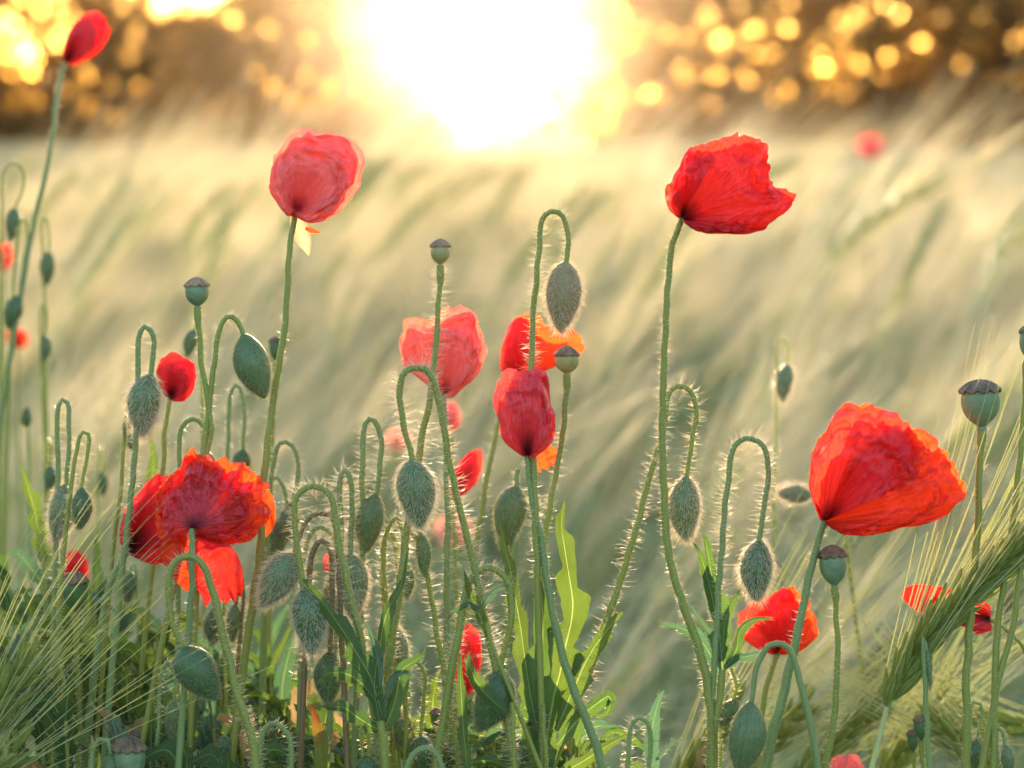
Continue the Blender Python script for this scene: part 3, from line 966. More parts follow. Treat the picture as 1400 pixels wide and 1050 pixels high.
flower("big crumpled red poppy at the right with an orange glowing pointed right side", (1127, 713),
  [(1127, 716), (1113, 690), (1106, 665), (1108, 635), (1112, 610), (1128, 588), (1140, 570), (1150, 550), (1166, 545), (1178, 549), (1192, 547), (1198, 545), (1212, 552), (1228, 552), (1248, 566), (1272, 578), (1284, 590), (1292, 612), (1302, 622), (1305, 636), (1318, 650), (1326, 660), (1322, 680), (1300, 700), (1284, 716), (1268, 719), (1262, 715), (1240, 717), (1215, 727), (1185, 733), (1155, 731)],
  0.70, RED, [(1128, 712), (1121, 728), (1112, 760), (1098, 830), (1082, 900), (1065, 970), (1045, 1050)], 11, (12, 18), STEMG, 15, seed=3,
  petals=[(3.3, 5.3, 0.0, .90), (4.6, 6.9, -.05, .98), (-0.5, 1.75, 0.10, .985), (1.25, 3.6, 0.0, 1.0)], crum=1.15,
  mats=[RED, ORANGE, RED, ORANGE])

flower("crumpled red poppy at the upper right with a short spout of petal to its right", (933, 298),
  [(933, 303), (916, 288), (908, 270), (911, 255), (922, 235), (934, 215), (934, 200), (950, 190), (975, 186), (1000, 178), (1022, 178), (1040, 176), (1050, 186), (1057, 192), (1058, 210), (1062, 222), (1060, 240), (1064, 252), (1082, 254), (1096, 262), (1102, 277), (1098, 282), (1080, 290), (1062, 306), (1045, 318), (1030, 323), (1005, 322), (975, 321), (952, 316)],
  0.70, RED, [(933, 298), (925, 318), (917, 350), (910, 450), (906, 560), (908, 680), (915, 760), (935, 830), (960, 900), (972, 980), (975, 1060)], 9, (13, 42), STEM, 13, seed=8, crum=1.25,
  petals=[(3.3, 5.3, 0.0, .9), (4.6, 6.9, -.05, .92), (-0.5, 1.45, 0.08, 1.0), (0.95, 2.5, 0.0, .93), (2.0, 3.7, 0.03, 1.0)], mats=[ORANGE, RED, RED, RED, RED])

t = flower("tall pale pinkish red poppy upper left of centre, a pale husk hanging under it", (404, 288),
  [(404, 296), (392, 296), (383, 284), (368, 262), (368, 240), (372, 222), (381, 205), (392, 190), (402, 171), (417, 172), (424, 182), (436, 176), (442, 174), (452, 181), (468, 178), (480, 182), (490, 196), (499, 208), (497, 230), (496, 245), (486, 262), (475, 280), (460, 293), (440, 304), (420, 305)],
  0.72, PINK, [(405, 286), (399, 320), (395, 355), (390, 440), (375, 540), (362, 640), (357, 740), (345, 830), (335, 900)], 9, (9, 22), STEM, 12, seed=14, crum=1.15, mats=[ORANGE, RED, PINK, PINK])
petal_sheet(t, [(403, 288), (409, 310), (416, 330), (420, 348)], [14, 24, 20, 4], 0.725, HUSK, 0.5, 4, 0.4, (14, 18), "sepal")
petal_sheet(t, [(418, 312), (426, 315), (437, 318)], [4, 7, 3], 0.722, ORANGE, 0.3, 5, 0.3, (8, 8), "petal_scrap")

flower("red pink poppy behind the middle stalk, just left of centre", (606, 541),
  [(612, 544), (598, 538), (582, 524), (560, 508), (550, 498), (547, 478), (549, 455), (556, 430), (562, 428), (572, 436), (584, 440), (596, 424), (610, 420), (622, 419), (630, 421), (640, 418), (652, 420), (654, 440), (660, 462), (668, 472), (664, 492), (652, 514), (634, 530), (620, 544)],
  0.745, PINK, [(606, 541), (609, 600), (612, 700), (611, 800), (610, 900)], 9, (16, 34), STEMG, seed=21, crum=1.1,
  mats=[RED, RED, PINK, PINK])

flower("bright orange red poppy out of focus behind the hanging sun-gilded bud", (704, 520),
  [(704, 520), (690, 517), (683, 500), (684, 480), (692, 455), (702, 430), (712, 426), (726, 430), (738, 434), (745, 445), (765, 452), (782, 450), (796, 462), (800, 478), (792, 488), (775, 490), (760, 500), (742, 508), (725, 516)],
  0.80, ORANGE, [(704, 520), (684, 570), (672, 620), (660, 690), (650, 760)], 7, (14, 22), STEM, seed=31, crum=.8, res=(60, 44), mats=[ORANGE, ORANGE, RED, ORANGE])

t = flower("upright red poppy at the centre with a crushed ruffled top and one petal hanging", (721, 624),
  [(724, 628), (706, 618), (690, 606), (682, 590), (681, 570), (678, 562), (672, 551), (676, 538), (680, 522), (688, 510), (700, 506), (712, 507), (722, 508), (728, 498), (738, 496), (745, 503), (752, 508), (752, 524), (748, 540), (755, 556), (760, 566), (759, 590), (755, 606), (742, 618)],
  0.70, RED, [(721, 622), (727, 680), (741, 740), (752, 820), (770, 900), (795, 970), (815, 1020), (826, 1060)], 9, (11, 24), STEMG, 13, seed=37, crum=1.2, depth=.95,
  mats=[ORANGE, ORANGE, ROSE, ROSE])
petal_sheet(t, [(732, 612), (744, 622), (752, 636)], [18, 34, 38], 0.712, ORANGE, 0.15, 6, 1.0, (40, 30))

t = flower("widest frilly red poppy at the left seen from behind, two petals hanging", (263, 720),
  [(263, 735), (230, 748), (216, 735), (211, 712), (214, 698), (213, 680), (220, 665), (232, 650), (248, 640), (252, 620), (262, 616), (275, 624), (285, 617), (292, 626), (310, 622), (320, 632), (338, 628), (342, 645), (360, 648), (368, 660), (366, 676), (373, 695), (370, 708), (358, 722), (345, 738), (322, 746), (300, 744), (285, 740)],
  0.70, RED, [(262, 722), (263, 760), (262, 800), (259, 850), (255, 900)], 9, (9, 26), STEMG, 10, seed=43, disc=True, crum=1.15, depth=.8, res=(150, 64),
  petals=[(-3.15, -0.1, 0.13, 1.0), (-0.9, 2.1, 0.0, .98), (1.0, 3.4, 0.05, .97), (-2.9, -0.7, -0.10, 0.82), (-1.2, 0.9, -0.06, .84), (0.3, 2.6, -0.05, .80), (-2.0, 0.0, .2, 1.0), (-2.0, -0.3, -.15, .64), (-0.5, 1.1, -.14, .70), (-1.3, 0.2, -.17, .58)], mats=[ORANGE, ORANGE, ROSE, ROSE, ROSE, RED, ORANGE, ROSE, ROSE, ROSE])
petal_sheet(t, [(270, 728), (285, 760), (300, 792), (304, 822)], [20, 66, 68, 50], 0.704, RED, 0.12, 12, 1.2)
petal_sheet(t, [(256, 726), (244, 750), (250, 778), (262, 804)], [18, 48, 38, 20], 0.711, ORANGE, 0.12, 13, 1.0)
petal_sheet(t, [(318, 668), (340, 685), (352, 712), (346, 736)], [36, 62, 50, 22], 0.722, ORANGE, 0.12, 15, 1.3)

flower("smooth dark red poppy tucked behind the left of the frilly one", (176, 754),
  [(174, 757), (164, 742), (164, 718), (170, 700), (182, 680), (198, 662), (215, 648), (235, 646), (255, 660), (262, 700), (255, 740), (235, 765), (215, 773), (195, 768)],
  0.735, DEEP, [(174, 755), (160, 776), (150, 800), (138, 860), (130, 920), (122, 980), (115, 1050)], 9, (9, 26), STEMG, 12, seed=51, crum=.55)

flower("small dark crimson poppy right of the hairy hanging bud at the left", (232, 545),
  [(236, 549), (224, 540), (217, 526), (213, 510), (218, 495), (228, 484), (240, 480), (250, 488), (262, 488), (268, 502), (269, 520), (262, 538), (252, 549)],
  0.76, DEEP, [(232, 545), (226, 590), (222, 650), (214, 720)], 7, (11, 24), STEM, seed=57, crum=.8, res=(56, 44))

flower("red poppy low at the right behind the thick stalk, its left side rounded", (1063, 893),
  [(1060, 896), (1036, 888), (1018, 876), (1008, 856), (1012, 838), (1026, 826), (1045, 815), (1062, 806), (1076, 796), (1086, 800), (1090, 812), (1104, 816), (1108, 835), (1118, 850), (1119, 868), (1104, 884), (1088, 894)],
  0.765, RED, [(1063, 893), (1050, 930), (1040, 990), (1035, 1050)], 8, (12, 20), STEM, seed=63, crum=1.1, mats=[ORANGE, ORANGE, RED, ORANGE])

flower("small scarlet poppy lying sideways behind the barley ear at the right", (1354, 848),
  [(1356, 862), (1338, 868), (1320, 858), (1300, 852), (1285, 842), (1262, 843), (1245, 832), (1226, 822), (1232, 810), (1236, 794), (1262, 798), (1290, 805), (1315, 812), (1335, 816), (1354, 828)],
  0.735, RED, [(1352, 846), (1366, 854), (1383, 868), (1402, 892), (1412, 940)], 6, (8, 16), STEM, seed=69, crum=.6, depth=.6, res=(56, 44), mats=[RED, RED, RED, DEEP])

flower("red poppy whose crown just shows at the bottom edge, right of centre", (1158, 1092),
  [(1158, 1095), (1140, 1080), (1130, 1060), (1132, 1044), (1142, 1032), (1156, 1028), (1170, 1030), (1180, 1042), (1184, 1060), (1178, 1080)],
  0.76, PINK, [(1158, 1092), (1160, 1130)], 7, (8, 16), seed=71, crum=1.1, res=(48, 36))

flower("pinkish red poppy half hidden by hairy stalks below the centre", (634, 952),
  [(634, 955), (622, 930), (622, 900), (624, 870), (632, 852), (645, 850), (655, 862), (660, 885), (657, 915), (648, 945)],
  0.79, RED, [(634, 952), (636, 1000), (638, 1060)], 7, (11, 26), seed=77, crum=.9, res=(48, 36))

flower("blurred narrow red poppy standing slanted behind the tall hooked stalk", (618, 683),
  [(616, 686), (612, 668), (616, 648), (630, 632), (640, 616), (654, 611), (661, 620), (658, 640), (652, 660), (638, 674)],
  0.835, DEEP, [(618, 683), (622, 740), (624, 820)], 7, (10, 18), seed=79, crum=.4, res=(44, 34), mats=[RED, ORANGE, DEEP, RED])

flower("closed rose red bloom on a tall stalk in the top left corner", (88, 84),
  [(100, 91), (84, 80), (88, 58), (96, 40), (108, 24), (122, 14), (138, 12), (148, 28), (152, 42), (144, 62), (126, 78)],
  0.93, DEEP, [(88, 86), (78, 130), (72, 180), (66, 220), (50, 290), (34, 370), (22, 440)], 7, (8, 30), STEMG, 8, seed=83, crum=.35, res=(48, 36), mats=[RED, DEEP, RED, DEEP])

flower("small far red poppy cut by the left edge above the stalks", (4, 372),
  [(4, 374), (-12, 366), (-14, 345), (-4, 332), (8, 331), (17, 342), (16, 360)], 1.15, RED, [(4, 372), (6, 430), (4, 520)], 4, (6, 10), seed=85, crum=.5, res=(40, 30))
flower("small out of focus orange poppy at the left edge under the green bud", (24, 476),
  [(24, 478), (10, 470), (8, 455), (20, 448), (34, 452), (40, 464), (34, 474)], 1.25, ORANGE, [(24, 476), (24, 560), (26, 640)], 4, (6, 10), seed=87, crum=.5, res=(40, 30))
flower("tiny blurred red poppy between the hooked stalks left of centre", (450, 786),
  [(450, 788), (442, 776), (443, 762), (452, 756), (460, 762), (460, 778)], 0.86, RED, [(450, 786), (451, 850), (450, 950)], 5, (8, 16), seed=88, crum=.5, res=(40, 30))
flower("haze-paled pink poppy far behind the middle stalks", (625, 748),
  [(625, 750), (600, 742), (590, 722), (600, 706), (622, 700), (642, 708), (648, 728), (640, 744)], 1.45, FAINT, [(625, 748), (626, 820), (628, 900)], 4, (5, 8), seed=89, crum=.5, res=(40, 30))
flower("far pink poppy alone above the field at the upper right", (1190, 216),
  [(1190, 218), (1178, 212), (1172, 200), (1178, 188), (1190, 184), (1204, 190), (1208, 204), (1200, 214)], 3.0, PINK, [(1190, 216), (1192, 240), (1191, 280)], 2.2, (0, 0), seed=90, crum=.5, res=(40, 30))
flower("soft haze-paled orange poppy far behind the arched stalk left of the centre", (545, 616),
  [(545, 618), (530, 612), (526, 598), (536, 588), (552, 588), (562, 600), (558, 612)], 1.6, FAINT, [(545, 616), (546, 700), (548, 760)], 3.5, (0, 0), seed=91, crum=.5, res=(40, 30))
flower("blurred crimson poppy behind the dark pod among leaves at the left", (104, 806),
  [(104, 808), (90, 795), (86, 772), (92, 754), (106, 750), (118, 760), (122, 785), (116, 800)], 0.86, DEEP, [(104, 806), (106, 860), (108, 930)], 6, (7, 14), seed=92, crum=.5, res=(40, 30))
flower("dull red closed bloom under the pink poppy left of centre", (617, 592),
  [(617, 594), (606, 584), (604, 566), (612, 548), (624, 550), (630, 568), (627, 584)], 0.95, PINK, [(617, 592), (620, 650), (622, 720)], 5, (10, 22), seed=93, crum=.5, res=(40, 30))

# ------------------------------------------------------------------ seed pods
seed_pod("small golden seed pod high on the hairy middle stalk, in the sun glow", [(602, 368), (601, 395), (597, 450), (590, 530), (575, 610), (560, 700), (547, 800), (535, 880), (526, 965)], (602, 337), (602, 362), 27, 0.71, 8, (22, 60), CAPY, CAPCOLP, .40, STEM, 13)
seed_pod("grey green seed pod with a purple cap, left of the nodding bud, upper left", [(270, 424), (275, 490), (286, 560), (289, 592), (282, 617), (276, 640)], (269, 391), (270, 419), 33, 0.715, 8, (10, 30), CAPS, CAPCOLP, .42, STEM)
seed_pod("olive pod with a pointed brown cap over the orange poppy at the centre", [(775, 518), (770, 590), (758, 660), (746, 728), (740, 800)], (775, 486), (775, 511), 33, 0.71, 8, (12, 34), CAPY, CAPCOL, .55, STEM)
seed_pod("largest seed pod, round and blue green with a flat dark cap, far right", [(1342, 596), (1340, 640), (1337, 720), (1330, 800), (1323, 900), (1320, 1060)], (1340, 535), (1342, 584), 54, 0.70, 10, (12, 24), CAPS, CAPCOL, .30, STEM, 13)
seed_pod("blue green seed pod with a ragged dark cap under the big red poppy", [(1141, 806), (1145, 880), (1142, 960), (1128, 1060)], (1138, 760), (1141, 801), 38, 0.70, 8, (16, 34), CAPS, CAPCOL, .34, STEM, 10)
seed_pod("dark capped pod behind the barley awns at the left", [(103, 838), (105, 900), (108, 950), (112, 1010)], (102, 796), (103, 836), 37, 0.735, 8, (8, 20), BUDD, CAPCOL, .35, STEM)
seed_pod("blackish green pod with a pointed cap cut by the bottom edge at left", [(178, 1075), (178, 1100)], (177, 1025), (178, 1070), 44, 0.70, 9, (8, 10), CAPS, CAPCOL, .40)
seed_pod("tiny dark pod just above the blackish pod at the bottom left", [(192, 1040), (193, 1090)], (191, 1006), (192, 1032), 22, 0.73, 6, (6, 10), BUDD, CAPCOL, .3)
seed_pod("small dark pod beside the upright pale shoot low at the right, taller of two", [(1260, 1018), (1262, 1060)], (1258, 985), (1260, 1012), 19, 0.73, 6, (6, 10), BUDD, CAPCOL, .25)
seed_pod("small dark pod low at the right, shorter of two", [(1249, 1032), (1250, 1070)], (1247, 1004), (1249, 1028), 15, 0.735, 5, (6, 10), BUDD, CAPCOL, .25)
seed_pod("blurred dark pod behind the tall pale poppy's stalk", [(378, 500), (374, 560), (372, 640)], (376, 468), (377, 492), 17, 0.82, 6, (6, 12), BUDD, CAPCOL, .3)
seed_pod("dark pod just cut by the right edge above the round pod", [(1402, 500), (1400, 560), (1393, 640), (1380, 750), (1362, 880), (1358, 1060)], (1407, 455), (1405, 490), 26, 0.70, 8, (9, 16), CAPS, CAPCOL, .3, STEM, 11)
seed_pod("small faded pod half hidden behind a stalk low in the middle", [(606, 1010), (606, 1060)], (603, 975), (605, 1004), 30, 0.74, 7, (10, 20), BUDD, CAPCOL, .25)

# ------------------------------------------------------------------ buds
pb = poppy_bud
pb("sun-gilded haloed bud hanging from a narrow hook above the centre poppy", [(774, 360), (777, 330), (773, 304), (762, 290), (748, 292), (740, 312), (732, 400), (726, 500), (728, 600), (732, 700), (735, 790)], (773, 357), (766, 455), 48, .70, 8, (18, 50), 14, 1400, BUDGLOW, STEM, .9, 10, hmat=HAIR)
pb("fluffy grey bud on a tight hook at the left, beside the crimson poppy", [(206, 515), (211, 470), (204, 449), (195, 449), (189, 470), (188, 520), (186, 600), (178, 690), (170, 760)], (204, 511), (195, 597), 43, .72, 8, (16, 30), 18, 1200, BUD, STEMG, 1.4, 9)
pb("smooth grey green bud tilted right on a hook, left of the tall pale poppy", [(333, 457), (326, 440), (314, 432), (303, 442), (295, 480), (288, 540), (280, 600), (276, 660)], (332, 456), (362, 545), 48, .715, 8, (14, 26), 7, 900, BUD, STEM, 1.3, 9)
pb("dark bristly bud hanging left of the stalk at the centre left, on a tall arch", [(565, 632), (552, 580), (546, 540), (551, 512), (570, 503), (590, 514), (604, 570), (618, 650), (645, 760), (668, 870), (690, 960), (706, 1060)], (561, 629), (574, 723), 52, .70, 9, (26, 72), 15, 1300, BUD, STEM, .3, 12)
pb("grey bud hanging on a slim arch between the two tallest arches, mid left", [(515, 677), (521, 620), (520, 590), (510, 573), (499, 580), (496, 620), (496, 700), (494, 800), (490, 900)], (514, 674), (500, 755), 38, .725, 8, (18, 44), 8, 900, BUD, STEMG, .8, 9)
pb("bristly green bud under the upper right poppy, hooked beside its long stalk", [(939, 652), (946, 600), (952, 560), (942, 534), (926, 528), (913, 545), (905, 600), (886, 660), (865, 740), (840, 820), (812, 900), (788, 960)], (938, 650), (938, 740), 43, .71, 7, (20, 48), 14, 1200, BUD, STEM, .0, 11)
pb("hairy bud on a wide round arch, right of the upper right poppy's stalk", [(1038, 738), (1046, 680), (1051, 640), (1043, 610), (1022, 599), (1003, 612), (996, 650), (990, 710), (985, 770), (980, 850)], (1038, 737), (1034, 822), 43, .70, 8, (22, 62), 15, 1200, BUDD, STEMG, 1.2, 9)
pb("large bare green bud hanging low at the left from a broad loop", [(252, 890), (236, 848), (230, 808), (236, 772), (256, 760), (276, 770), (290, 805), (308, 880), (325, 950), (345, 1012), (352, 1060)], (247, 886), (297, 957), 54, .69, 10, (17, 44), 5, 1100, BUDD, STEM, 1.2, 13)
pb("grey bristly bud slanting left, right of the frilly poppy", [(402, 757), (408, 735), (422, 708), (440, 702), (456, 712), (462, 760), (466, 850), (470, 930)], (405, 756), (357, 830), 47, .705, 7, (16, 44), 13, 1300, BUD, STEMR, 1.3, 9)
pb("dark green bristly bud under the arch with a leaf crossing it", [(415, 808), (408, 760), (403, 715), (405, 682), (420, 666), (440, 667), (454, 685), (464, 745), (476, 800), (492, 870), (508, 950)], (418, 803), (427, 896), 46, .70, 9, (22, 60), 13, 1300, BUDD, STEM, 1.4, 11)
pb("brownish dark bud on a reddish stalk below the green bristly bud", [(451, 893), (454, 820), (454, 765), (445, 741), (432, 744), (424, 775), (420, 830), (416, 920)], (450, 890), (449, 963), 38, .715, 8, (18, 46), 10, 1000, BUDD, STEMR, 1.0, 9)
pb("green grey bud behind the long stalks, on the narrow upright bristly loop", [(479, 760), (481, 700), (481, 660), (472, 641), (465, 656), (466, 700), (466, 770), (462, 840), (456, 920)], (478, 756), (482, 848), 42, .72, 8, (24, 70), 12, 1100, BUD, STEMG, 1.1, 9)
pb("grey bud hanging behind the centre poppy's stalk, pointing down left", [(708, 642), (706, 654), (705, 668)], (706, 664), (690, 750), 42, .735, 7, (12, 30), 10, 1000, BUD, STEMG, 1.2)
pb("stout dark green bud wrapped by a leaf, low right of the middle", [(683, 918), (696, 860), (699, 815), (690, 788), (668, 776), (648, 786), (636, 812), (625, 880), (612, 950), (600, 1020), (596, 1070)], (688, 916), (655, 1000), 52, .70, 9, (17, 46), 9, 1300, BUDD, STEM, 1.3, 14)
pb("long grey striped bud hanging at the bottom right on a smooth broad arch", [(1027, 962), (1034, 915), (1048, 886), (1066, 880), (1082, 893), (1096, 940), (1108, 990), (1120, 1060)], (1027, 958), (1010, 1060), 50, .69, 8, (3, 20), 4, 1000, BUD, STEMG, .35, 11)
pb("blurred bristly bud behind the leafy shoot left of the middle", [(538, 850), (545, 800), (540, 740), (530, 725), (524, 742), (524, 790), (528, 860)], (536, 850), (542, 935), 38, .745, 7, (16, 40), 13, 900, BUD, STEM, 1.0)
pb("small dark almond bud on a tight hook at the left, right of a pair", [(111, 668), (118, 630), (122, 600), (117, 590), (108, 598), (101, 640), (92, 710), (84, 790), (80, 870)], (112, 666), (109, 724), 27, .725, 6, (9, 40), 9, 700, BUDD, STEM, 1.2, 8)
pb("soft grey bud behind two straight stalks at the left", [(91, 664), (94, 600), (95, 560), (88, 547), (80, 556), (79, 620), (78, 700), (76, 800)], (88, 662), (76, 742), 35, .75, 7, (12, 36), 15, 900, BUD, STEMG, 1.0, 8)
pb("small bud on the low arch peeping behind the frilly poppy's top", [(283, 620), (282, 590), (270, 574), (256, 575), (247, 592), (245, 640), (244, 700)], (283, 617), (281, 660), 22, .725, 7, (10, 34), 9, 400, BUDD, STEMG)
pb("blurred dark bud on a pale loop just above the frilly poppy", [(332, 618), (334, 570), (331, 535), (322, 526), (314, 545), (312, 600), (310, 680)], (333, 614), (330, 658), 24, .80, 6, (12, 34), 10, 500, BUDD, STEMG)
pb("blue grey blurred bud right of the frilly poppy behind a slanted bud", [(392, 738), (393, 690), (386, 660), (374, 652), (366, 665), (362, 720), (360, 790)], (384, 708), (368, 775), 30, .77, 6, (18, 44), 8, 700, BUD, STEMG)
pb("bud hidden behind the arches on the round hook right of the frilly poppy", [(399, 690), (408, 650), (406, 618), (392, 604), (378, 613), (372, 650), (368, 720), (365, 800)], (398, 688), (392, 740), 26, .765, 7, (14, 44), 9, 600, BUD, STEMG)
pb("second of three nested low arches, its bud hidden by the green bristly bud", [(456, 790), (458, 745), (448, 724), (432, 722), (420, 738), (414, 775), (412, 850), (410, 930)], (456, 786), (454, 850), 28, .74, 7, (16, 50), 9, 600, BUD, STEMG)
pb("small bristly hook standing alone at the bottom, right of the wide leaf", [(886, 1062), (889, 1010), (884, 988), (874, 981), (864, 990), (859, 1020), (857, 1065)], (886, 1060), (886, 1110), 26, .70, 7, (14, 60), 9, 500, BUD, STEMG)
pb("small green bud tucked behind the leafy shoot at lower right", [(1002, 960), (1006, 940), (1001, 915), (994, 905), (986, 918), (984, 970), (984, 1040)], (1008, 957), (984, 992), 25, .715, 5, (11, 50), 4, 700, BUDD, STEM)
pb("wide arched stalk at the bottom left of the middle, its bud below the picture", [(398, 1062), (397, 1015), (383, 991), (366, 992), (356, 1015), (352, 1062)], (398, 1058), (399, 1120), 34, .70, 8, (15, 50), 8, 500, BUDD, STEMG)
pb("hanging pale small bud on a thin yellow hook near the bottom middle", [(575, 1008), (579, 960), (580, 925), (573, 907), (562, 905), (556, 930), (554, 1000)], (575, 1006), (583, 1062), 34, .715, 6, (12, 40), 8, 700, BUDD, STEM)
pb("low thick arch cut by the bottom edge in the middle", [(608, 1064), (600, 1036), (585, 1023), (570, 1027), (558, 1045), (552, 1070)], (608, 1062), (612, 1130), 36, .69, 9, (6, 30), 8, 500, BUDD, STEMG)
pb("small pale dry bud low left of the bottom middle", [(556, 975), (560, 950), (552, 925), (546, 935), (545, 990)], (552, 972), (547, 1022), 24, .73, 5, (9, 36), 9, 600, BUD, STEM)
pb("teal bud top cut by the bottom edge beside the leafy shoot", [(497, 1035), (494, 1010), (494, 985), (500, 978), (504, 1000), (506, 1060)], (500, 1033), (512, 1100), 38, .705, 6, (10, 36), 8, 900, BUDD, STEM)
pb("little curled hook with frosty hairs at the bottom left", [(152, 1032), (148, 1014), (138, 1010), (129, 1022), (125, 1062)], (152, 1030), (156, 1075), 26, .70, 7, (7, 50), 7, 500, BUD, STEMG)
pb("upright pale shoot seen edge on, crossing the barley ear at the right", [(1266, 890), (1264, 876), (1262, 872), (1262, 886), (1265, 960), (1272, 1065)], (1268, 885), (1272, 945), 8, .695, 7, (3, 40), 5, 200, BUD, STEMG)
pb("frosty upright hook at the bottom right corner, nearest the edge", [(1374, 1020), (1372, 1000), (1365, 994), (1360, 1005), (1362, 1065)], (1376, 1018), (1380, 1060), 18, .70, 7, (7, 50), 6, 300, BUD, STEMG)
pb("small bud on a thin hook left of the round pod's stalk foot", [(1335, 1012), (1342, 985), (1342, 966), (1334, 961), (1328, 970), (1326, 1062)], (1335, 1010), (1331, 1062), 22, .715, 5, (9, 36), 7, 500, BUDD, STEMG)
pb("blurred bud on an open loop at the left edge, top of the left group", [(20, 286), (30, 262), (33, 238), (20, 222), (8, 232), (4, 262), (3, 330), (2, 420)], (20, 284), (15, 330), 21, .95, 4, (9, 36), 7, 400, BUD, STEM, sw2=5)
pb("blurred olive bud leaning left under the loop at the left edge", [(26, 404), (32, 360), (38, 320), (34, 300), (26, 310), (18, 400), (14, 500)], (25, 404), (11, 450), 24, .93, 4, (8, 30), 7, 400, BUDD, STEM, sw2=5)
pb("blurred dark bud upright under a faint stalk, right of the left edge loop", [(67, 348), (66, 310), (62, 296), (58, 310), (60, 390), (62, 480)], (67, 344), (65, 391), 20, .98, 4, (8, 30), 7, 400, BUD, STEM)
pb("blurred grey bud left of the tall straight stalks, midway down the left side", [(62, 458), (64, 430), (60, 415), (55, 430), (58, 520)], (62, 456), (60, 496), 16, .98, 4, (7, 24), 6, 300, BUD, STEM)
pb("little blurred dark bud low in the faded left side plants", [(37, 555), (38, 600), (40, 680)], (37, 584), (36, 557), 14, .95, 4, (7, 24), 6, 300, BUDD, STEMG)
pb("tiny green blurred bud alone left of the dark red poppy", [(140, 646), (142, 620), (139, 610), (135, 625), (134, 720)], (140, 644), (140, 678), 13, .93, 3, (6, 20), 5, 300, BUDD, STEM)
pb("blurred dark bud left of the pair of straight stalks", [(70, 638), (70, 610), (66, 600), (62, 620), (62, 720)], (70, 636), (66, 672), 17, .88, 4, (8, 24), 8, 300, BUDD, STEM)
pb("faint blurred bud with a pale halo, in the open field right of centre", [(1076, 500), (1078, 478), (1072, 462), (1064, 470), (1062, 520), (1060, 640)], (1077, 498), (1070, 550), 22, .90, 3, (8, 26), 14, 500, BUD, STEM)
pb("blurred bud lying level left of the big right poppy", [(1110, 677), (1130, 684), (1150, 700), (1160, 760)], (1110, 677), (1064, 674), 24, .84, 5, (8, 26), 14, 600, BUD, STEM)
pb("blurred bud behind the purple capped pod's stalk, upper left", [(266, 452), (270, 440), (275, 450), (276, 540)], (266, 450), (256, 488), 18, .84, 4, (9, 26), 8, 400, BUD, STEM)
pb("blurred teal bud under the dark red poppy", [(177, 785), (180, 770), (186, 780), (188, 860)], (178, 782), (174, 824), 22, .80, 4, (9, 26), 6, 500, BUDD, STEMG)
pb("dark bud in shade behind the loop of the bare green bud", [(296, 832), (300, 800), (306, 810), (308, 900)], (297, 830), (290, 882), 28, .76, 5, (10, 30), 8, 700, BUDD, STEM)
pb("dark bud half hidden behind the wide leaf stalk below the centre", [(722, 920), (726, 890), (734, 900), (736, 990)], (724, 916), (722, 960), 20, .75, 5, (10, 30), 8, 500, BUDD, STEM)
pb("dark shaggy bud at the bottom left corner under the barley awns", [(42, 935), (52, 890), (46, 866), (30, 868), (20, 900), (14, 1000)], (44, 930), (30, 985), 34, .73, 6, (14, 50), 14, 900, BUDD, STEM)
pb("hidden bud on a yellowish bent stalk at the bottom left", [(50, 905), (44, 872), (55, 862), (70, 870), (78, 905), (95, 970), (110, 1060)], (51, 902), (56, 960), 26, .72, 7, (9, 34), 10, 500, BUDD, STEM)
pb("small teal bud low at the left among the leaves", [(120, 960), (124, 940), (130, 950), (130, 1060)], (118, 958), (112, 1000), 24, .76, 5, (9, 30), 7, 500, BUDD, STEMG)
pb("bud hanging from the small frosty hook right of the leftmost barley awns", [(238, 960), (240, 930), (232, 905), (222, 915), (218, 960), (214, 1060)], (238, 958), (234, 1010), 20, .715, 6, (9, 46), 8, 400, BUD, STEMG)
pb("plain light stalk rising between two bristly stalks left of the middle", [(575, 728), (566, 722), (562, 728), (574, 745), (586, 800), (600, 880), (618, 990), (630, 1065)], (575, 726), (580, 790), 20, .715, 7, (20, 56), 10, 300, BUD, STEM, sw2=9)
pb("hooked stalk right behind the dark bristly bud, its own bud hidden", [(556, 790), (548, 715), (534, 714), (526, 740), (526, 790), (530, 860), (532, 960)], (556, 770), (556, 820), 18, .73, 7, (20, 50), 9, 300, BUD, STEM)
pb("drooping small green bud at the bottom under the low dull arch", [(306, 1010), (316, 990), (328, 984), (342, 990), (352, 1008), (358, 1062)], (308, 1006), (304, 1036), 20, .72, 6, (8, 34), 6, 400, BUDD, STEM)

# single stalks whose heads stand above or beside the picture
seed_pod("tall smooth stalk leaning in from the right edge, its pod outside the picture", [(1440, 560), (1412, 680), (1396, 780), (1383, 860), (1365, 930), (1340, 1062)], (1446, 515), (1442, 552), 40, .70, 8, (5, 12), CAPS, CAPCOL, .3, STEM, 10)
pb("straight green stalk left of the bare hanging bud's loop", [(172, 600), (170, 585), (176, 575), (180, 590), (172, 570), (166, 660), (156, 740), (150, 800)], (181, 590), (184, 620), 14, .74, 6, (9, 26), 7, 300, BUD, STEM)
pb("long hairy stalk behind the wide hanging bud at left, its bud in the grass", [(322, 830), (326, 800), (334, 810), (326, 900), (322, 1000)], (322, 826), (318, 880), 18, .75, 6, (16, 46), 9, 300, BUD, STEMR)

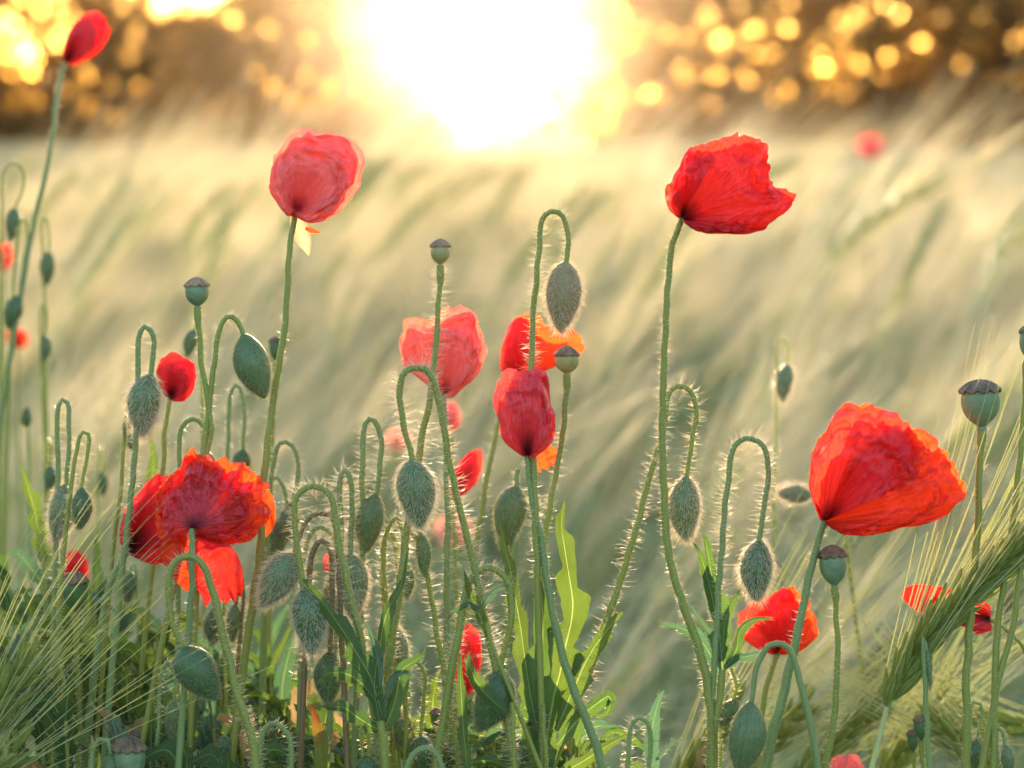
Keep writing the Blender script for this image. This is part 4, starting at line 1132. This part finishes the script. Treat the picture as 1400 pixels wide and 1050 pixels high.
# ------------------------------------------------------------------ leafy shoots in focus
leafy("broad lobed green leaves in a tall tuft at the bottom, right of the middle", [(742, 960), (744, 1010), (746, 1070)], .70, [
  ([(745, 1060), (752, 980), (770, 900), (783, 830), (775, 770), (768, 720), (770, 690)], 58, 5.2, .62, .1, LEAFY),
  ([(742, 1070), (738, 1000), (740, 930), (742, 860), (740, 810), (734, 785)], 56, 3, .45, -.1, LEAF),
  ([(760, 1000), (785, 940), (808, 892), (830, 862), (850, 838)], 38, 3, .55, .2, LEAFY),
  ([(735, 1000), (722, 930), (712, 860), (700, 790), (690, 745), (683, 716)], 34, 4.2, .5, -.3, LEAFY),
  ([(760, 1020), (790, 985), (812, 965), (834, 952), (830, 975), (812, 980)], 26, 2, .3, .4, LEAF),
  ([(740, 990), (700, 975), (665, 950), (645, 925), (638, 900)], 30, 2, .3, .3, LEAF),
  ([(745, 1070), (790, 1045), (830, 1020), (858, 1004)], 22, 2, .3, .4, LEAFY),
  ([(735, 1060), (700, 1050), (665, 1040), (630, 1046)], 24, 2, .35, .3, LEAF)])
leafy("branching leafy shoot with pointed leaves crossing the bristly buds, mid left", [(520, 985), (526, 1030), (530, 1070)], .695, [
  ([(524, 985), (508, 930), (480, 880), (450, 835), (432, 812), (417, 795)], 34, 3.6, .6, .1, LEAF),
  ([(515, 960), (495, 935), (470, 920), (446, 922), (438, 935)], 28, 3, .55, .2, LEAF),
  ([(522, 1000), (495, 985), (470, 968), (440, 966)], 28, 3.2, .55, .1, LEAF),
  ([(522, 1000), (512, 940), (520, 880), (528, 840), (548, 800), (556, 760)], 26, 2.2, .5, .3, LEAF),
  ([(524, 1000), (540, 960), (548, 920), (565, 905), (580, 895)], 30, 2, .40, .3, LEAF),
  ([(520, 940), (516, 900), (508, 870), (498, 852)], 15, 1, .3, .3, LEAFB),
  ([(526, 960), (535, 930), (552, 918), (568, 926)], 14, 1, .3, .5, LEAFB)], 13)
leafy("tall lobed leafy shoot under the arched buds at the lower right", [(988, 915), (982, 960), (978, 1000), (974, 1062)], .70, [
  ([(988, 920), (984, 870), (978, 820), (970, 770), (964, 736)], 36, 2.6, .6, .05, LEAF),
  ([(986, 905), (992, 850), (1004, 820), (1012, 812)], 20, 1, .3, .3, LEAF),
  ([(984, 920), (965, 885), (945, 865), (925, 858), (904, 854)], 24, 2.6, .5, .3, LEAFB),
  ([(984, 900), (972, 870), (958, 850), (944, 828)], 17, 1, .3, .6, LEAFB),
  ([(990, 915), (1006, 890), (1012, 862), (1030, 848), (1054, 846)], 20, 2, .4, .5, LEAF),
  ([(990, 912), (1008, 900), (1028, 896), (1042, 892)], 18, 2, .5, .2, LEAFB),
  ([(982, 860), (970, 800), (958, 760), (950, 745)], 20, 1.2, .3, .1, LEAF)], 11)
leafy("narrow blue green blade leaf standing near the bottom right of the middle", [(892, 1050), (892, 1080)], .70, [
  ([(892, 1070), (890, 1010), (896, 975), (904, 950), (908, 944)], 24, 2, .2, .2, LEAFB),
  ([(896, 1040), (908, 1025), (922, 1012), (934, 1012)], 8, 1, .2, .6, LEAFB),
  ([(890, 1062), (868, 1045), (850, 1040)], 10, 1, .2, .6, LEAF)], 7)
leafy("leaf with a rusty orange tip standing at the bottom left of the middle", [(438, 1060), (440, 1090)], .70, [
  ([(438, 1080), (441, 1040), (436, 1000), (426, 964)], 26, 2.4, .22, .0, LEAFR)], 0)
leafy("small leaf pair sprouting from the thick stalk under the hooked stalk", [(665, 850), (672, 880), (680, 900)], .695, [
  ([(668, 870), (655, 840), (642, 810), (634, 780)], 17, 1, .2, .3, LEAFY),
  ([(655, 835), (640, 828), (625, 834), (612, 846)], 12, 1, .2, .5, LEAFB),
  ([(660, 830), (672, 812), (685, 802), (696, 800)], 12, 1, .2, .5, LEAFB)], 6)
leafy("curved leaf hugging the stout dark green bud near the bottom", [(700, 960), (702, 1000), (704, 1062)], .69, [
  ([(694, 975), (665, 950), (648, 925), (640, 895)], 24, 1, .25, .2, LEAF),
  ([(640, 1060), (634, 1000), (630, 940), (630, 895)], 18, 2, .4, .1, LEAF)], 6)
leafy("blurred olive blade leaf behind the fluffy grey bud", [(204, 690), (200, 740)], .82, [
  ([(196, 740), (204, 680), (210, 630), (206, 598)], 22, 1, .12, .0, LEAFY)], 0)
leafy("out of focus teal blade leaf left of the bristly buds, lower left", [(392, 970), (388, 1010)], .78, [
  ([(388, 990), (386, 940), (396, 890), (410, 850)], 27, 2, .15, .1, LEAFB)], 0)
leafy("bright teal blurred leaf slanting behind the slanted grey bud", [(350, 930), (344, 980)], .86, [
  ([(346, 950), (358, 900), (376, 860), (395, 826)], 22, 1, .1, .1, LEAFB),
  ([(330, 960), (352, 930), (380, 890), (400, 850)], 18, 1, .1, .3, LEAFY)], 0)
leafy("blurred lobed leaf at the left edge under the faded buds", [(56, 730), (60, 790), (62, 850)], .80, [
  ([(58, 770), (52, 720), (42, 680), (30, 642)], 34, 3.4, .6, .1, LEAFY),
  ([(60, 800), (44, 780), (28, 760), (10, 752)], 26, 3, .5, .3, LEAFB)], 6)

# many more leafy shoots fill the foot of the poppies
where = [(18, 800, .80), (48, 840, .77), (84, 850, .79), (118, 835, .78), (150, 880, .76), (182, 870, .80), (205, 905, .77), (30, 905, .745), (66, 930, .75),
         (104, 905, .76), (140, 935, .75), (176, 945, .745), (222, 960, .735), (256, 985, .73), (292, 975, .735), (330, 985, .74), (20, 975, .74),
         (60, 1000, .73), (240, 900, .80), (280, 930, .79), (318, 930, .80), (345, 1000, .72), (392, 1010, .74), (462, 1005, .75), (560, 1010, .75),
         (600, 1025, .73), (650, 1020, .73), (690, 1030, .74), (425, 940, .82), (205, 1010, .72), (262, 1030, .71), (310, 1030, .71), (780, 1035, .74), (950, 1040, .78)]
where += [(8, 760, .83), (70, 790, .82), (130, 800, .83), (160, 840, .82), (215, 850, .80), (300, 880, .80), (370, 900, .80), (395, 950, .75), (440, 980, .74), (480, 1010, .73), (560, 960, .78), (590, 985, .76), (640, 980, .76), (675, 1000, .72), (705, 960, .77), (725, 1010, .71), (780, 985, .76), (812, 1010, .76), (20, 880, .72), (90, 965, .715), (160, 990, .715), (225, 930, .76)]
q = random.Random(19)
for k, (x, y, d) in enumerate(where):
    lv = []
    m = q.choice([LEAF, LEAF, LEAF, LEAF, LEAFB, LEAFB, LEAFY, LEAFY])
    for j in range(q.choice([4, 5, 6])):
        a = q.uniform(-1.15, 1.15); L = q.uniform(60, 125)
        y0 = y + 40 + j * 16; x0 = x + q.uniform(-4, 4)
        tipx = x0 + math.sin(a) * L; tipy = y0 - math.cos(a) * L * 0.9
        midx = x0 + math.sin(a) * L * .35; midy = y0 - L * .55
        lv.append(([(x0, y0), (midx, midy), (tipx, tipy + abs(a) * L * .22)], q.uniform(16, 34), q.choice([2.2, 3.2, 4.2]), q.uniform(.3, .62), q.uniform(-.5, .7), DRY if q.random() < .09 else m))
    side = "left" if x < 350 else ("middle" if x < 720 else "right")
    leafy("dark tangled green leaves at the foot of the poppies, bottom %s of the picture" % side, [(x, y + 20), (x + 2, y + 90), (x + 3, y + 150)], d, lv, 6, (10, 20))

# ------------------------------------------------------------------ barley in focus
def hero_barley(label, spine, d, halfw, nodes, awn_len, spread, side, seed, stem_pts, curve=0.0, down=None, awn_r=.0002, group="barley in focus"):
    P = px3(spine, d, 30)
    Ps, Al = stem_points(stem_pts, d)
    t = thing("barley_stalk", label, "barley", Al[-1] + np.array([0, 0, .02]), group)
    stem(t, stem_pts, d, 7, 8, (0, 0), BSTEM)
    kb, ab = ear_along(P, mm(halfw, d), nodes, awn_len, spread, nrm(np.asarray(side)), seed, awn_r, True, curve, down)
    kb.build("ear", KERN, t); ab.build("awns", AWN, t)
    return t
hero_barley("large green barley ear with long awns at the right edge, in focus", [(1213, 966), (1248, 900), (1296, 842), (1348, 792), (1404, 742), (1460, 690)], .70, 18, 30, .082, .40,
            RV * .8 + UV_ * .6, 5, [(1213, 966), (1204, 1000), (1190, 1062)], 0.0, (0.0, 0, 0.22), .00024)
hero_barley("barley ear at the bottom left corner throwing long awns up to the right", [(-70, 1120), (-50, 1060), (-30, 1010), (0, 960), (26, 925)], .70, 20, 11, .068, .25,
            RV * .8 - UV_ * .6, 6, [(-70, 1120), (-76, 1150)], 0.0, (0.15, 0, -0.02))
hero_barley("barley ear low at the bottom left, its awns lying flatter over the stalks", [(-120, 1150), (-80, 1110), (-30, 1070), (20, 1030)], .69, 18, 7, .07, .15,
            RV * .6 - UV_ * .7, 16, [(-120, 1150), (-126, 1170)], 0.0, (0.05, 0, 0.02))
lab = ["barley with awns spraying right at the bottom, right of the round blade leaf", "slightly blurred barley behind the long striped bud, awns to the upper right",
       "slightly blurred barley at the bottom right behind the pod stalk", "slightly blurred barley by the small dark pods, bottom right",
       "blurred barley lying level, its awns crossing behind the low red poppy", "blurred barley behind the big ear, awns to the left"]
for k, (x, y, d, a, sp) in enumerate([(900, 1120, .76, 1.0, .5), (975, 1110, .80, .9, .6), (1060, 1100, .78, .8, .6), (1180, 1110, .80, 1.0, .6), (1480, 1010, .80, 2.95, .3), (1420, 1110, .77, 2.4, .5)]):
    dx, dy = math.cos(a), -math.sin(a)
    hero_barley(lab[k], [(x, y), (x + dx * 90, y + dy * 90), (x + dx * 190, y + dy * 175)], d + .03, 15, 12, .095, sp, UV_ * .7 - RV * .7, 30 + k, [(x, y), (x - dx * 10, y + 30), (x - dx * 14, y + 60)], 0.0, (0.03, 0, -.04), .00018)
